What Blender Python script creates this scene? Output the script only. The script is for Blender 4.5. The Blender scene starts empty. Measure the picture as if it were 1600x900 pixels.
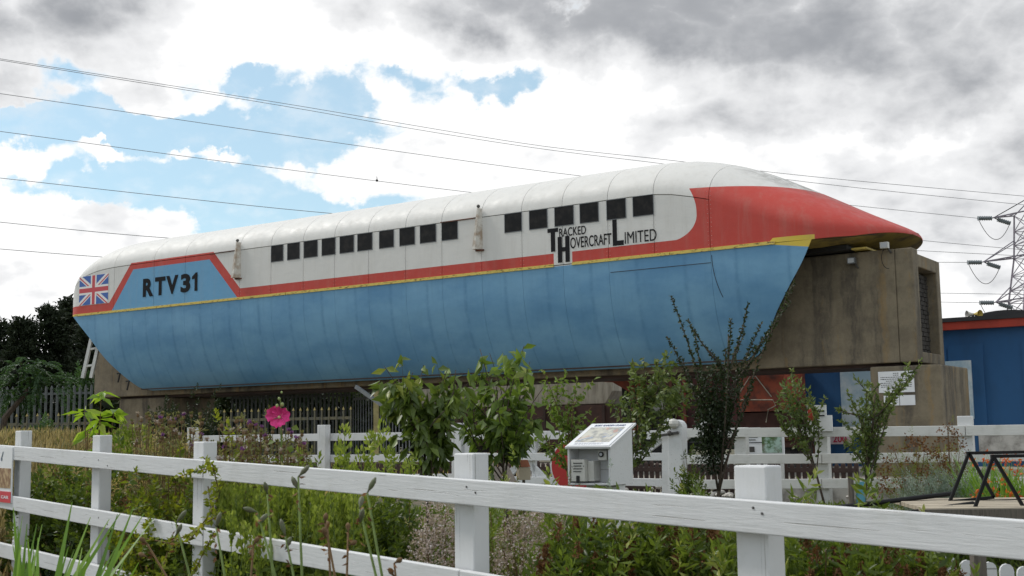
import bpy, bmesh, math, random
import numpy as np
from mathutils import Vector, Matrix
R = math.radians
rng = random.Random(7)
SC = bpy.context.scene
COL = SC.collection

# ------------------------------------------------------------------ camera
EYE = 1.6
FPX = 1900.0
PITCH = math.atan((675 - 450) / FPX)
ROLL = 0.015
CF = Vector((0, math.cos(PITCH), math.sin(PITCH)))
_R0 = Vector((1, 0, 0)); _U0 = _R0.cross(CF)
CR = _R0 * math.cos(ROLL) - _U0 * math.sin(ROLL)
CU = _U0 * math.cos(ROLL) + _R0 * math.sin(ROLL)
cam_d = bpy.data.cameras.new('camera'); cam = bpy.data.objects.new('camera', cam_d)
COL.objects.link(cam); SC.camera = cam
cam_d.sensor_width = 36; cam_d.lens = 36 * FPX / 1600
cam_d.clip_start = .05; cam_d.clip_end = 5000
M3 = Matrix((CR, CU, -CF)).transposed()
cam.matrix_world = Matrix.Translation((0, 0, EYE)) @ M3.to_4x4()
cam_d.dof.use_dof = True; cam_d.dof.focus_distance = 22; cam_d.dof.aperture_fstop = 13

def ray(x, y): return CR * ((x - 800) / FPX) - CU * ((y - 450) / FPX) + CF
def at(x, y, Y):
    r = ray(x, y); return Vector((0, 0, EYE)) + r * (Y / r.y)

# ------------------------------------------------------------------ light
SC.render.engine = 'CYCLES'
SC.view_settings.view_transform = 'Standard'; SC.view_settings.look = 'None'
SC.view_settings.exposure = -.08; SC.view_settings.gamma = 1
SC.render.resolution_x = 1024; SC.render.resolution_y = 576
SUN_AZ = R(-66)      # from +Y towards -X : ahead of the camera and to its left
SUN_EL = R(50)
sd = Vector((math.sin(SUN_AZ) * math.cos(SUN_EL), math.cos(SUN_AZ) * math.cos(SUN_EL), math.sin(SUN_EL)))
sl = bpy.data.lights.new('sun', 'SUN'); sl.energy = 2.3; sl.angle = R(10); sl.color = (1, .96, .9)
so = bpy.data.objects.new('sun', sl); COL.objects.link(so)
so.rotation_euler = (-sd).to_track_quat('-Z', 'Y').to_euler(); so.location = (0, 0, 60)

class NT:
    """small node-tree builder"""
    def __init__(s, tree): s.t = tree; s.n = tree.nodes; s.l = tree.links
    def new(s, typ, **kw):
        n = s.n.new(typ)
        for k, v in kw.items(): setattr(n, k, v)
        return n
    def put(s, sock, v):
        if v is None: return
        if isinstance(v, bpy.types.NodeSocket): s.l.new(v, sock)
        elif isinstance(v, (tuple, list)) and sock.type == 'RGBA' and len(v) == 3: sock.default_value = (*v, 1)
        else: sock.default_value = v
    def m(s, op, a, b=None, c=None, clamp=False):
        n = s.new('ShaderNodeMath', operation=op, use_clamp=clamp)
        s.put(n.inputs[0], a); s.put(n.inputs[1], b); s.put(n.inputs[2], c); return n.outputs[0]
    def add(s, a, b): return s.m('ADD', a, b)
    def sub(s, a, b): return s.m('SUBTRACT', a, b)
    def mul(s, a, b): return s.m('MULTIPLY', a, b)
    def gt(s, a, b): return s.m('GREATER_THAN', a, b)
    def lt(s, a, b): return s.m('LESS_THAN', a, b)
    def mn(s, a, b): return s.m('MINIMUM', a, b)
    def mx(s, a, b): return s.m('MAXIMUM', a, b)
    def ss(s, v, lo, hi, a=0., b=1.):
        n = s.new('ShaderNodeMapRange', interpolation_type='SMOOTHSTEP')
        s.put(n.inputs[0], v); s.put(n.inputs[1], lo); s.put(n.inputs[2], hi); s.put(n.inputs[3], a); s.put(n.inputs[4], b)
        return n.outputs[0]
    def v(s, op, a, b=None):
        n = s.new('ShaderNodeVectorMath', operation=op)
        s.put(n.inputs[0], a); s.put(n.inputs[1], b)
        return n.outputs['Value'] if op in ('LENGTH', 'DOT_PRODUCT', 'DISTANCE') else n.outputs[0]
    def comb(s, x, y, z):
        n = s.new('ShaderNodeCombineXYZ'); s.put(n.inputs[0], x); s.put(n.inputs[1], y); s.put(n.inputs[2], z); return n.outputs[0]
    def sep(s, v):
        n = s.new('ShaderNodeSeparateXYZ'); s.put(n.inputs[0], v); return n.outputs
    def mix(s, f, a, b, blend='MIX'):
        n = s.new('ShaderNodeMix', data_type='RGBA', blend_type=blend)
        s.put(n.inputs[0], f); s.put(n.inputs[6], a); s.put(n.inputs[7], b); return n.outputs[2]
    def noise(s, vec, scale, detail=4, rough=.55, dist=0, out=0):
        n = s.new('ShaderNodeTexNoise'); s.put(n.inputs['Vector'], vec); n.inputs['Scale'].default_value = scale
        n.inputs['Detail'].default_value = detail; n.inputs['Roughness'].default_value = rough; n.inputs['Distortion'].default_value = dist
        return n.outputs[out]
    def scale(s, vec, sc): return s.v('MULTIPLY', vec, tuple(sc))
    def obj(s): return s.new('ShaderNodeTexCoord').outputs['Object']

# ------------------------------------------------------------------ world
W = bpy.data.worlds.new('World'); SC.world = W; W.use_nodes = True
W.node_tree.nodes.clear(); w = NT(W.node_tree)
sky = w.new('ShaderNodeTexSky', sky_type='NISHITA', sun_disc=False, sun_elevation=SUN_EL, sun_rotation=SUN_AZ)
sky.air_density = 1.0; sky.dust_density = .6; sky.ozone_density = 1
d = w.new('ShaderNodeTexCoord').outputs['Generated']
dx, dy, dz = w.sep(d)
den = w.add(w.mx(dz, 0.0), .42)
cp = w.comb(w.m('DIVIDE', dx, den), w.m('DIVIDE', dy, den), 0.)
big = w.noise(cp, 2.1, 7, .55, .2)
bil = w.noise(w.v('ADD', w.scale(cp, (1, 1.0, 1)), (3.1, 7.7, 1.3)), 7.5, 6, .5, .1)
bil = w.m('ABSOLUTE', w.sub(bil, .5))
bil2 = w.m('ABSOLUTE', w.sub(w.noise(w.v('ADD', cp, (9.1, 2.7, 4.3)), 17., 5, .55, .1), .5))
puff = w.add(w.add(w.mul(bil, 1.5), w.mul(bil2, .7)), .27)
fine = w.noise(d, 26, 6, .6, .3)
wp = w.v('SUBTRACT', w.noise(d, 11, 7, .6, 0, 1), (.5, .5, .5)); dwarp = w.v('ADD', d, w.scale(wp, (.13, .13, .10)))
def blob(x, y, rx, ry, amp, soft=1.0):
    c = ray(x, y).normalized(); sx = rx / FPX; sz = ry / FPX
    q = w.v('MULTIPLY', w.v('SUBTRACT', dwarp, tuple(c)), (1 / sx, 1 / sx, 1 / sz))
    return w.mul(w.m('EXPONENT', w.mul(w.v('DOT_PRODUCT', q, q), -1.0)), amp)
def total(base, L):
    for b in L: base = w.add(base, blob(*b))
    return base
# coverage: negative blobs open the sky to blue, positive ones close it
cov = w.add(w.add(w.add(w.mul(w.sub(big, .5), 1.5), w.mul(w.sub(puff, .5), 1.5)), w.mul(w.sub(fine, .5), .75)), .42)
cov = total(cov, [(60, 130, 260, 26, -.35), (120, 205, 330, 46, -.78), (330, 215, 240, 50, -.72), (250, 290, 200, 26, -.55), (460, 318, 150, 34, -.75), (555, 172, 34, 26, -.7),
                  (385, 117, 50, 24, -.95), (795, 134, 100, 24, -.9), (615, 120, 50, 18, -.5), (330, 345, 170, 26, -.75), (150, 302, 130, 16, -.6), (480, 170, 60, 30, -.4),
                  (35, 174, 70, 14, .75), (128, 241, 40, 12, 1.0), (285, 252, 120, 13, 1.0), (40, 268, 80, 22, .95), (210, 152, 170, 20, .75), (420, 318, 30, 12, .5), (560, 265, 130, 40, .6),
                  (60, 352, 170, 34, .55), (40, 430, 300, 90, .5), (1250, 130, 600, 170, .6), (1500, 400, 300, 130, .5), (900, 260, 260, 60, .45), (100, 30, 260, 60, .7),
                  (500, 40, 260, 60, .55), (1000, 180, 180, 60, .5)])
veil = w.mul(w.ss(w.add(puff, w.mul(fine, .5)), .55, 1.05), .55)
cmask = w.mx(w.ss(cov, .0, .40), veil)
# thickness -> grey undersides
thick = w.add(w.add(w.mul(w.sub(big, .5), 1.3), w.mul(w.sub(puff, .5), 1.5)), .24)
thick = w.add(w.sub(thick, w.mul(bil2, .5)), w.mul(w.sub(fine, .5), .3))
thick = total(thick, [(1300, 60, 420, 100, .85), (1450, 150, 300, 60, .35), (860, 8, 360, 56, .8), (90, 42, 190, 60, .7), (1040, 150, 260, 46, -.45),
                      (760, 190, 190, 100, -.32), (430, 60, 220, 80, -.45), (1130, 235, 90, 26, -.35), (1000, 280, 240, 60, .0), (1180, 210, 200, 50, .28),
                      (1480, 330, 260, 90, .30), (1420, 215, 160, 22, -.28), (60, 330, 200, 80, -.25), (150, 345, 60, 40, .25), (690, 235, 60, 40, .22), (640, 330, 200, 60, -.3)])
tk = w.mul(w.ss(thick, .14, 1.15), w.ss(bil, .0, .25, .86, 1.0))
tk = w.mul(tk, w.ss(cov, .18, .5))
cc = w.mix(tk, (1.14, 1.14, 1.14), (.27, .285, .31))
soft = w.ss(thick, .02, .28)
cc = w.mix(w.mul(soft, .30), cc, (.58, .60, .64))
b1 = w.new('ShaderNodeBackground'); b1.inputs[1].default_value = .13
w.put(b1.inputs[0], w.mix(.34, w.mix(1.0, sky.outputs[0], (.86, 1.04, 1.03), 'MULTIPLY'), (7.2, 8.8, 9.2)))
b2 = w.new('ShaderNodeBackground'); w.put(b2.inputs[0], cc); b2.inputs[1].default_value = 1.0
ms = w.new('ShaderNodeMixShader'); w.put(ms.inputs[0], cmask); w.l.new(b1.outputs[0], ms.inputs[1]); w.l.new(b2.outputs[0], ms.inputs[2])
wo = w.new('ShaderNodeOutputWorld'); w.l.new(ms.outputs[0], wo.inputs[0])
W.cycles.sampling_method = 'MANUAL'; W.cycles.sample_map_resolution = 512

# ------------------------------------------------------------------ materials
def newmat(name):
    m = bpy.data.materials.new(name); m.use_nodes = True; m.node_tree.nodes.clear()
    n = NT(m.node_tree)
    p = n.new('ShaderNodeBsdfPrincipled'); o = n.new('ShaderNodeOutputMaterial'); n.l.new(p.outputs[0], o.inputs[0])
    return m, n, p, o
def bump(n, p, h, strength=.3, dist=.01):
    b = n.new('ShaderNodeBump'); b.inputs['Strength'].default_value = strength; b.inputs['Distance'].default_value = dist
    n.put(b.inputs['Height'], h); n.l.new(b.outputs[0], p.inputs['Normal'])
def plain(name, col, rough=.6, var=.25, sc=3., col2=None, metal=0, bsc=40, bs=.25, bd=.004, stretch=(1, 1, 1), spec=.5):
    m, n, p, o = newmat(name); c = n.scale(n.obj(), stretch)
    a = n.noise(c, sc, 6, .62)
    c2 = col2 or tuple(x * (1 - var) for x in col)
    f = n.ss(a, .38, .68)
    n.put(p.inputs['Base Color'], n.mix(f, col, c2)); p.inputs['Roughness'].default_value = rough; p.inputs['Metallic'].default_value = metal
    p.inputs['Specular IOR Level'].default_value = spec
    bump(n, p, n.noise(c, bsc, 4, .6), bs, bd)
    return m
def leafmat(name, c1, c2, c3=None, trans=.35, rough=.5):
    """leaf colour picked per leaf by the tint attribute"""
    g_ = 1.0 if ('dark' in name or 'head' in name or 'petal' in name or 'purple' in name or 'straw' in name) else 1.28
    c1 = tuple(x * g_ for x in c1); c2 = tuple(x * g_ for x in c2); c3 = tuple(x * g_ for x in c3) if c3 else None
    m, n, p, o = newmat(name)
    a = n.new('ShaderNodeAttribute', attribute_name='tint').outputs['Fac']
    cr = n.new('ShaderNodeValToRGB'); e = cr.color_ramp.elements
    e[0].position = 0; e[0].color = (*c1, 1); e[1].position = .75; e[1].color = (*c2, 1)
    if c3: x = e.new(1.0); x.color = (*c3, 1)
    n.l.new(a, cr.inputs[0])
    n.put(p.inputs['Base Color'], cr.outputs[0]); p.inputs['Roughness'].default_value = rough
    p.inputs['Specular IOR Level'].default_value = .35
    t = n.new('ShaderNodeBsdfTranslucent'); n.put(t.inputs[0], n.mix(.5, cr.outputs[0], (c2[0] * 1.5, c2[1] * 1.5, c2[2] * .7)))
    mx = n.new('ShaderNodeMixShader'); mx.inputs[0].default_value = trans
    n.l.new(p.outputs[0], mx.inputs[1]); n.l.new(t.outputs[0], mx.inputs[2]); n.l.new(mx.outputs[0], o.inputs[0])
    return m
MT = {}
def woodpaint(name, base, dirt, upright=False):
    m, n, p, o = newmat(name); c = n.obj()
    if upright: q_ = n.sep(c); c = n.comb(q_[2], q_[1], q_[0])      # grain runs up a post
    g = n.noise(n.scale(c, (2.0, 26, 26)), 3.0, 7, .65, .4)
    d1 = n.noise(c, 2.2, 6, .65); d2 = n.noise(n.scale(c, (1, 1, 1)), 22, 5, .7)
    col = n.mix(n.ss(d1, .45, .8), base, tuple(x * .86 for x in base))
    col = n.mix(n.mul(n.ss(d2, .60, .78), .22), col, dirt)
    gr = n.ss(n.noise(n.scale(c, (1, 1, 1)), 4.5, 7, .72), .52, .72)
    col = n.mix(n.mul(gr, .30), col, dirt)
    crack = n.ss(n.noise(n.scale(c, (1.3, 60, 60)), 1.6, 3, .5, .3), .655, .69)
    col = n.mix(n.mul(crack, .7), col, (.2, .19, .17))
    n.put(p.inputs['Base Color'], col); p.inputs['Roughness'].default_value = .55
    bump(n, p, n.sub(g, n.mul(crack, .8)), .5, .004)
    return m
MT['white'] = woodpaint('white_painted_timber', (.61, .615, .62), (.42, .42, .37))
MT['white_post'] = woodpaint('white_painted_post', (.61, .615, .62), (.40, .41, .34), True)
MT['white_old'] = woodpaint('weathered_white_timber', (.60, .60, .58), (.30, .31, .25))
MT['steel_dark'] = plain('black_painted_steel', (.012, .012, .013), .6, .3, spec=.2)
MT['steel_grey'] = plain('galvanised_steel', (.17, .18, .19), .5, .3, metal=.3)
MT['iron'] = plain('old_iron', (.07, .065, .06), .6, .4)
MT['rust'] = plain('rusty_metal', (.16, .055, .03), .8, .5, 5, (.06, .03, .022))
MT['rail_yel'] = plain('yellow_paint', (.55, .42, .1), .6, .3)
MT['redtin'] = plain('oxide_red_paint', (.40, .085, .04), .65, .3, 4, (.15, .05, .035))
MT['redpaint'] = plain('bright_red_paint', (.36, .014, .012), .55, .15)
MT['brown'] = plain('brown_paint', (.05, .026, .02), .7, .4)
MT['black'] = plain('near_black', (.012, .011, .011), .7, .3)
MT['beige'] = plain('beige_render', (.42, .38, .30), .8, .35, 2.5, (.26, .23, .18), stretch=(3, 3, .6))
MT['blueb'] = plain('blue_wall_paint', (.012, .085, .22), .6, .25, 1.2, stretch=(1, 1, .4))
MT['fascia'] = plain('orange_red_fascia', (.42, .045, .022), .6, .25)
MT['felt'] = plain('dark_roof_felt', (.03, .03, .032), .85, .3)
MT['post_grey'] = plain('bare_grey_timber', (.14, .12, .10), .8, .4, 8, stretch=(8, 8, 1))
MT['deck'] = plain('weathered_planks', (.42, .36, .27), .8, .35, 4, (.28, .24, .19), stretch=(1, 8, 1))
MT['kerb'] = plain('whitewashed_concrete', (.50, .49, .46), .8, .5, 3, (.20, .19, .175))
MT['paper'] = plain('white_board', (.72, .73, .74), .4, .08, 2)
MT['ink'] = plain('black_ink', (.018, .018, .02), .8, .1, spec=.1)
MT['plastic'] = plain('pale_plastic', (.55, .54, .50), .4, .15)
MT['pebble'] = plain('pale_stone', (.55, .53, .49), .8, .3, 8)
MT['terracotta'] = plain('terracotta', (.34, .12, .06), .75, .3, 8)
MT['bark'] = plain('bark', (.075, .055, .04), .9, .4, 18, bs=.6)
MT['stem_g'] = plain('green_stem', (.14, .20, .05), .6, .3, 20, spec=.3)
MT['stem_b'] = plain('brown_stem', (.16, .10, .05), .8, .3, 20, spec=.2)
MT['wrap'] = plain('blue_tree_guard', (.10, .32, .42), .5, .2, 10)
MT['housewall'] = plain('pale_house_render', (.5, .49, .45), .8, .2)
MT['slate'] = plain('grey_slate_roof', (.13, .13, .13), .7, .3)
MT['ceramic'] = plain('grey_insulator', (.16, .18, .19), .3, .2)
MT['pylon'] = plain('pylon_steel', (.24, .21, .25), .5, .3, metal=.2)
MT['glass_eye'] = plain('lamp_glass', (.4, .42, .44), .1, .1)

# leaf kinds
LF = {
 'cherry': leafmat('cherry_leaf', (.028, .052, .013), (.11, .155, .028), (.24, .25, .05), .3, .35),
 'cherry2': leafmat('young_cherry_leaf', (.035, .065, .016), (.13, .19, .035), (.28, .30, .08), .4, .4),
 'dark': leafmat('dark_small_leaf', (.012, .022, .009), (.036, .056, .018), (.09, .11, .04), .22, .45),
 'apple': leafmat('apple_leaf', (.035, .06, .02), (.11, .145, .04), (.25, .26, .09), .35, .45),
 'conifer': leafmat('dark_conifer', (.008, .013, .006), (.022, .034, .014), (.04, .055, .022), .12, .7),
 'fern': leafmat('feathery_leaf', (.015, .04, .012), (.04, .085, .02), (.10, .16, .05), .25, .5),
 'bed': leafmat('bed_leaf', (.03, .055, .010), (.12, .165, .025), (.27, .28, .06), .4, .4),
 'spire': leafmat('pale_spire_leaf', (.07, .11, .02), (.20, .25, .04), (.38, .40, .12), .45, .5),
 'yellow': leafmat('yellowing_leaf', (.05, .09, .01), (.22, .24, .02), (.42, .34, .03), .4, .5),
 'dry': leafmat('dry_grass', (.26, .20, .09), (.46, .36, .17), (.62, .52, .28), .4, .7),
 'straw': leafmat('pale_straw', (.24, .19, .09), (.42, .34, .18), (.60, .51, .31), .4, .7),
 'olive': leafmat('olive_weed_leaf', (.05, .055, .02), (.15, .15, .055), (.32, .28, .13), .35, .6),
 'brownhead': leafmat('brown_seed_head', (.08, .035, .015), (.18, .085, .035), (.28, .15, .07), .2, .8),
 'greyhead': leafmat('pale_flower_head', (.24, .18, .155), (.46, .38, .35), (.68, .63, .62), .25, .7),
 'silver': leafmat('silver_leaf', (.12, .16, .13), (.25, .30, .26), (.40, .45, .40), .25, .6),
 'purple': leafmat('purple_flower', (.12, .04, .14), (.22, .08, .28), (.30, .15, .36), .3, .6),
 'pink': leafmat('pink_petal', (.60, .03, .18), (.78, .07, .30), (.85, .20, .42), .35, .5),
 'orange': leafmat('orange_petal', (.45, .06, .01), (.62, .14, .02), (.7, .25, .05), .3, .5),
 'sword': leafmat('sword_leaf', (.06, .13, .02), (.15, .26, .04), (.25, .36, .08), .35, .4),
 'big': leafmat('big_lime_leaf', (.09, .17, .015), (.22, .33, .03), (.36, .42, .08), .45, .4),
}

# ------------------------------------------------------------------ mesh helpers
def link(o, parent=None):
    COL.objects.link(o)
    if parent is not None: o.parent = parent
    return o
def mesh(name, V, F, mat, parent=None, smooth=False, mats=None):
    me = bpy.data.meshes.new(name); me.from_pydata([tuple(v) for v in V], [], F); me.update()
    for mm in (mats or [mat]): me.materials.append(mm)
    if smooth: me.polygons.foreach_set('use_smooth', [True] * len(me.polygons))
    return link(bpy.data.objects.new(name, me), parent)
def tag(o, label=None, cat=None, group=None, kind=None):
    if label: o['label'] = label
    if cat: o['category'] = cat
    if group: o['group'] = group
    if kind: o['kind'] = kind
    return o
def empty(name, loc, label, cat, rz=0, group=None):
    o = bpy.data.objects.new(name, None); COL.objects.link(o); o.location = loc; o.rotation_euler = (0, 0, rz)
    o.empty_display_size = .2
    return tag(o, label, cat, group)

class MB:
    def __init__(s): s.V = []; s.F = []
    def poly(s, P, F):
        b = len(s.V); s.V += [Vector(p) for p in P]; s.F += [tuple(i + b for i in f) for f in F]; return s
    def box(s, a, b):
        x0, y0, z0 = a; x1, y1, z1 = b
        return s.poly([(x0, y0, z0), (x1, y0, z0), (x1, y1, z0), (x0, y1, z0), (x0, y0, z1), (x1, y0, z1), (x1, y1, z1), (x0, y1, z1)],
                      [(0, 3, 2, 1), (4, 5, 6, 7), (0, 1, 5, 4), (1, 2, 6, 5), (2, 3, 7, 6), (3, 0, 4, 7)])
    def bar(s, p, q, wd, ht, up=(0, 0, 1)):
        """rectangular bar p->q, wd across, ht along up"""
        p = Vector(p); q = Vector(q); dd = (q - p).normalized(); up = Vector(up)
        sd_ = dd.cross(up)
        if sd_.length < 1e-4: sd_ = dd.cross(Vector((1, 0, 0)))
        sd_.normalize(); u = sd_.cross(dd).normalized()
        c = [sd_ * (i * wd / 2) + u * (j * ht / 2) for i, j in ((-1, -1), (1, -1), (1, 1), (-1, 1))]
        P = [p + k for k in c] + [q + k for k in c]
        return s.poly(P, [(0, 1, 2, 3), (7, 6, 5, 4), (0, 4, 5, 1), (1, 5, 6, 2), (2, 6, 7, 3), (3, 7, 4, 0)])
    def tube(s, pts, r, n=6, cap=True):
        pts = [Vector(p) for p in pts]; rs = r if isinstance(r, (list, tuple)) else [r] * len(pts)
        b = len(s.V); ref = Vector((0, 0, 1))
        for i, p in enumerate(pts):
            t = (pts[min(i + 1, len(pts) - 1)] - pts[max(i - 1, 0)])
            if t.length < 1e-9: t = Vector((0, 0, 1))
            t.normalize(); a = t.cross(ref if abs(t.z) < .95 else Vector((1, 0, 0))).normalized(); c = a.cross(t)
            for k in range(n):
                an = 2 * math.pi * k / n; s.V.append(p + (a * math.cos(an) + c * math.sin(an)) * rs[i])
        for i in range(len(pts) - 1):
            for k in range(n):
                k2 = (k + 1) % n; s.F.append((b + i * n + k, b + (i + 1) * n + k, b + (i + 1) * n + k2, b + i * n + k2))
        if cap:
            s.F.append(tuple(b + k for k in range(n))); s.F.append(tuple(b + (len(pts) - 1) * n + k for k in reversed(range(n))))
        return s
    def ball(s, c, r, nu=8, nv=5, sc=(1, 1, 1)):
        b = len(s.V); c = Vector(c)
        for j in range(nv + 1):
            th = math.pi * j / nv
            for i in range(nu):
                ph = 2 * math.pi * i / nu
                s.V.append(c + Vector((math.sin(th) * math.cos(ph) * sc[0], math.sin(th) * math.sin(ph) * sc[1], math.cos(th) * sc[2])) * r)
        for j in range(nv):
            for i in range(nu):
                i2 = (i + 1) % nu; s.F.append((b + j * nu + i, b + (j + 1) * nu + i, b + (j + 1) * nu + i2, b + j * nu + i2))
        return s
    def disc(s, c, ax, r, th, n=20):
        ax = Vector(ax).normalized(); return s.tube([Vector(c) - ax * th / 2, Vector(c) + ax * th / 2], r, n)
    def build(s, name, mat, parent=None, smooth=False, mw=None):
        V = s.V
        if mw is not None: V = [mw @ v for v in V]
        return mesh(name, V, s.F, mat, parent, smooth)
def bevel(o, wd=.004, seg=2):
    m = o.modifiers.new('bevel', 'BEVEL'); m.width = wd; m.segments = seg; m.limit_method = 'ANGLE'; m.angle_limit = R(40)
    return o

# leaf clouds ------------------------------------------------------
class Leaves:
    def __init__(s, seed): s.r = np.random.default_rng(seed); s.C = []; s.D = []; s.L = []; s.Wd = []; s.T = []
    def add(s, C, D, L, Wd, T):
        C = np.atleast_2d(np.asarray(C, float)); n = max(len(C), len(np.atleast_2d(D))); C = np.broadcast_to(C, (n, 3))
        s.C.append(C); s.D.append(np.broadcast_to(np.atleast_2d(D), (n, 3)).astype(float)); s.L.append(np.broadcast_to(L, (n,)).astype(float))
        s.Wd.append(np.broadcast_to(Wd, (n,)).astype(float)); s.T.append(np.broadcast_to(T, (n,)).astype(float))
    def build(s, name, mat, parent=None, local=(0, 0, 0), flat=0.):
        if not s.C: return None
        C = np.concatenate(s.C) - np.array(local); D = np.concatenate(s.D); L = np.concatenate(s.L); Wd = np.concatenate(s.Wd); T = np.concatenate(s.T)
        D = D / np.maximum(np.linalg.norm(D, axis=1, keepdims=True), 1e-6)
        rnd = s.r.normal(size=D.shape); rnd[:, 2] += flat
        S = np.cross(D, rnd); S /= np.maximum(np.linalg.norm(S, axis=1, keepdims=True), 1e-6)
        N = np.cross(S, D)
        l = L[:, None]; wd = Wd[:, None]
        P = np.empty((len(C), 4, 3))
        P[:, 0] = C; P[:, 1] = C + D * l * .45 + S * wd * .5 + N * wd * .18; P[:, 2] = C + D * l - N * l * .12; P[:, 3] = C + D * l * .45 - S * wd * .5 + N * wd * .18
        n = len(C); me = bpy.data.meshes.new(name)
        me.vertices.add(n * 4); me.vertices.foreach_set('co', P.reshape(-1))
        idx = (np.arange(n)[:, None] * 4 + np.array([0, 1, 2, 0, 2, 3])[None]).reshape(-1)
        me.loops.add(n * 6); me.loops.foreach_set('vertex_index', idx)
        me.polygons.add(n * 2); me.polygons.foreach_set('loop_start', np.arange(n * 2) * 3)
        me.update(calc_edges=True)
        at_ = me.attributes.new('tint', 'FLOAT', 'POINT'); at_.data.foreach_set('value', np.repeat(np.clip(T, 0, 1), 4))
        me.materials.append(mat)
        return link(bpy.data.objects.new(name, me), parent)

# ------------------------------------------------------------------ ground
def gh(x, y):
    t = min(max((y - 6) / 9.0, 0), 1); t = t * t * (3 - 2 * t)
    h = .12 + .55 * t - .12 * max(0, 1 - y / 3) 
    # planted bank on the left
    b = math.exp(-(((x + 5.2) / 2.4) ** 2 + ((y - 12.5) / 2.6) ** 2))
    return h + .55 * b
xs = sorted(set([-900, -500, -250, -120, -70] + [i * 1.0 for i in range(-50, -14, 2)] + [i * .35 for i in range(-42, 42)] + [i * 1.0 for i in range(15, 50, 2)] + [70, 120, 250, 500, 900]))
ys = sorted(set([-300, -100, -30, -10, -4, -1] + [i * .35 for i in range(0, 86)] + [i * 1.0 for i in range(31, 60, 3)] + [80, 120, 200, 400, 900, 1800]))
V = [(x, y, gh(x, y) + .02 * math.sin(x * 2.7) * math.cos(y * 2.1)) for y in ys for x in xs]; nx = len(xs)
F = [(j * nx + i, j * nx + i + 1, (j + 1) * nx + i + 1, (j + 1) * nx + i) for j in range(len(ys) - 1) for i in range(nx - 1)]
gm, n, p, o = newmat('soil_and_gravel'); c = n.obj()
a = n.noise(c, .7, 7, .65); b = n.noise(c, 22, 6, .7); g3 = n.noise(c, 3.5, 6, .7)
col = n.mix(n.ss(a, .4, .62), (.11, .085, .06), (.055, .075, .025)); col = n.mix(n.ss(g3, .5, .7), col, (.17, .14, .10)); col = n.mix(n.mul(n.ss(b, .5, .75), .6), col, (.26, .23, .19))
n.put(p.inputs['Base Color'], col); p.inputs['Roughness'].default_value = .95; bump(n, p, b, .8, .03)
tag(mesh('ground', V, F, gm, smooth=True), kind='structure')
# gravel apron under the craft and round the back fence
def sheet(name, pts, mat, n=14, dz=.012):
    P = []; (a0, a1), (b0, b1) = pts
    for j in range(n + 1):
        for i in range(n + 1):
            u = i / n; v = j / n
            q = Vector(a0).lerp(Vector(a1), u).lerp(Vector(b0).lerp(Vector(b1), u), v)
            P.append((q.x, q.y, gh(q.x, q.y) + .03 + dz))
    Fs = [(j * (n + 1) + i, j * (n + 1) + i + 1, (j + 1) * (n + 1) + i + 1, (j + 1) * (n + 1) + i) for j in range(n) for i in range(n)]
    return tag(mesh(name, P, Fs, mat), kind='structure')
MT['gravel'] = plain('pale_gravel', (.36, .33, .28), .95, .5, 9, (.20, .18, .15), bsc=30, bs=.9, bd=.03)

# ------------------------------------------------------------------ the craft frame
PHI = R(34)
_r = ray(1110, 390); P0 = _r * (22.6 / _r.y)
DV = Vector((math.cos(PHI), -math.sin(PHI), 0)); NV = Vector((-math.sin(PHI), -math.cos(PHI), 0))
Z0 = 1.24                                       # skirt bottom above eye level
ctr = P0 - NV * 2.0
ROOT = Vector((ctr.x, ctr.y, EYE + Z0))
def side(x, y, off=0.0):
    """pixel -> (s, z above skirt bottom) on the plane `off` metres in from the near side"""
    O = P0 - NV * off; r = ray(x, y); P = r * ((O @ NV) / (r @ NV)) if False else r * (O.dot(NV) / r.dot(NV))
    return (P - O).dot(DV), P.z - Z0
def cw(s, off, z):          # craft coordinates -> world
    return Vector((0, 0, EYE)) + Vector((P0.x, P0.y, 0)) + DV * s - NV * off + Vector((0, 0, z + Z0))

ZS, ZB, ZCR = 2.11, 0.0, 4.25                   # stripe, bottom, crown
SREAR, STIP = -19.25, 3.27
def ip(x, X, Y):
    if x <= X[0]: return Y[0]
    for i in range(len(X) - 1):
        if x <= X[i + 1]:
            t = (x - X[i]) / (X[i + 1] - X[i]); return Y[i] + (Y[i + 1] - Y[i]) * t
    return Y[-1]
def smoothip(x, X, Y):
    # Catmull-Rom on a table
    if x <= X[0]: return Y[0]
    if x >= X[-1]: return Y[-1]
    i = max(k for k in range(len(X) - 1) if X[k] <= x); h = X[i + 1] - X[i]; t = (x - X[i]) / h
    m0 = (Y[i + 1] - Y[max(i - 1, 0)]) / (X[i + 1] - X[max(i - 1, 0)]) * h
    m1 = (Y[min(i + 2, len(Y) - 1)] - Y[i]) / (X[min(i + 2, len(X) - 1)] - X[i]) * h
    return (2 * t**3 - 3 * t**2 + 1) * Y[i] + (t**3 - 2 * t**2 + t) * m0 + (-2 * t**3 + 3 * t**2) * Y[i + 1] + (t**3 - t**2) * m1
NXs = [-3.0, -2.2, -1.4, -.7, 0, .6, 1.2, 1.8, 2.4, 2.9, 3.15, 3.27]
NZs = [4.25, 4.25, 4.24, 4.18, 4.00, 3.76, 3.46, 3.14, 2.81, 2.55, 2.42, 2.34]
def crown(s):
    if s < -16.3:
        t = min((-16.3 - s) / 2.99, .9999); return 2.11 + 2.14 * (1 - t**4) ** (1 / 3)
    return smoothip(s, NXs, NZs)
def halfw(s):
    if s < -18.75: t = min((-18.85 - s) / .4, 1); return 2 - .12 * t * t
    if s > 1.3: t = min((s - 1.3) / (STIP + .02 - 1.3), 1); return 2 * (1 - t**2.5) ** .5
    return 2.0
def rim(s): return ip(s, [-30, 1.9, 2.6, STIP], [ZS, ZS, ZS + .04, ZS + .17])
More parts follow.
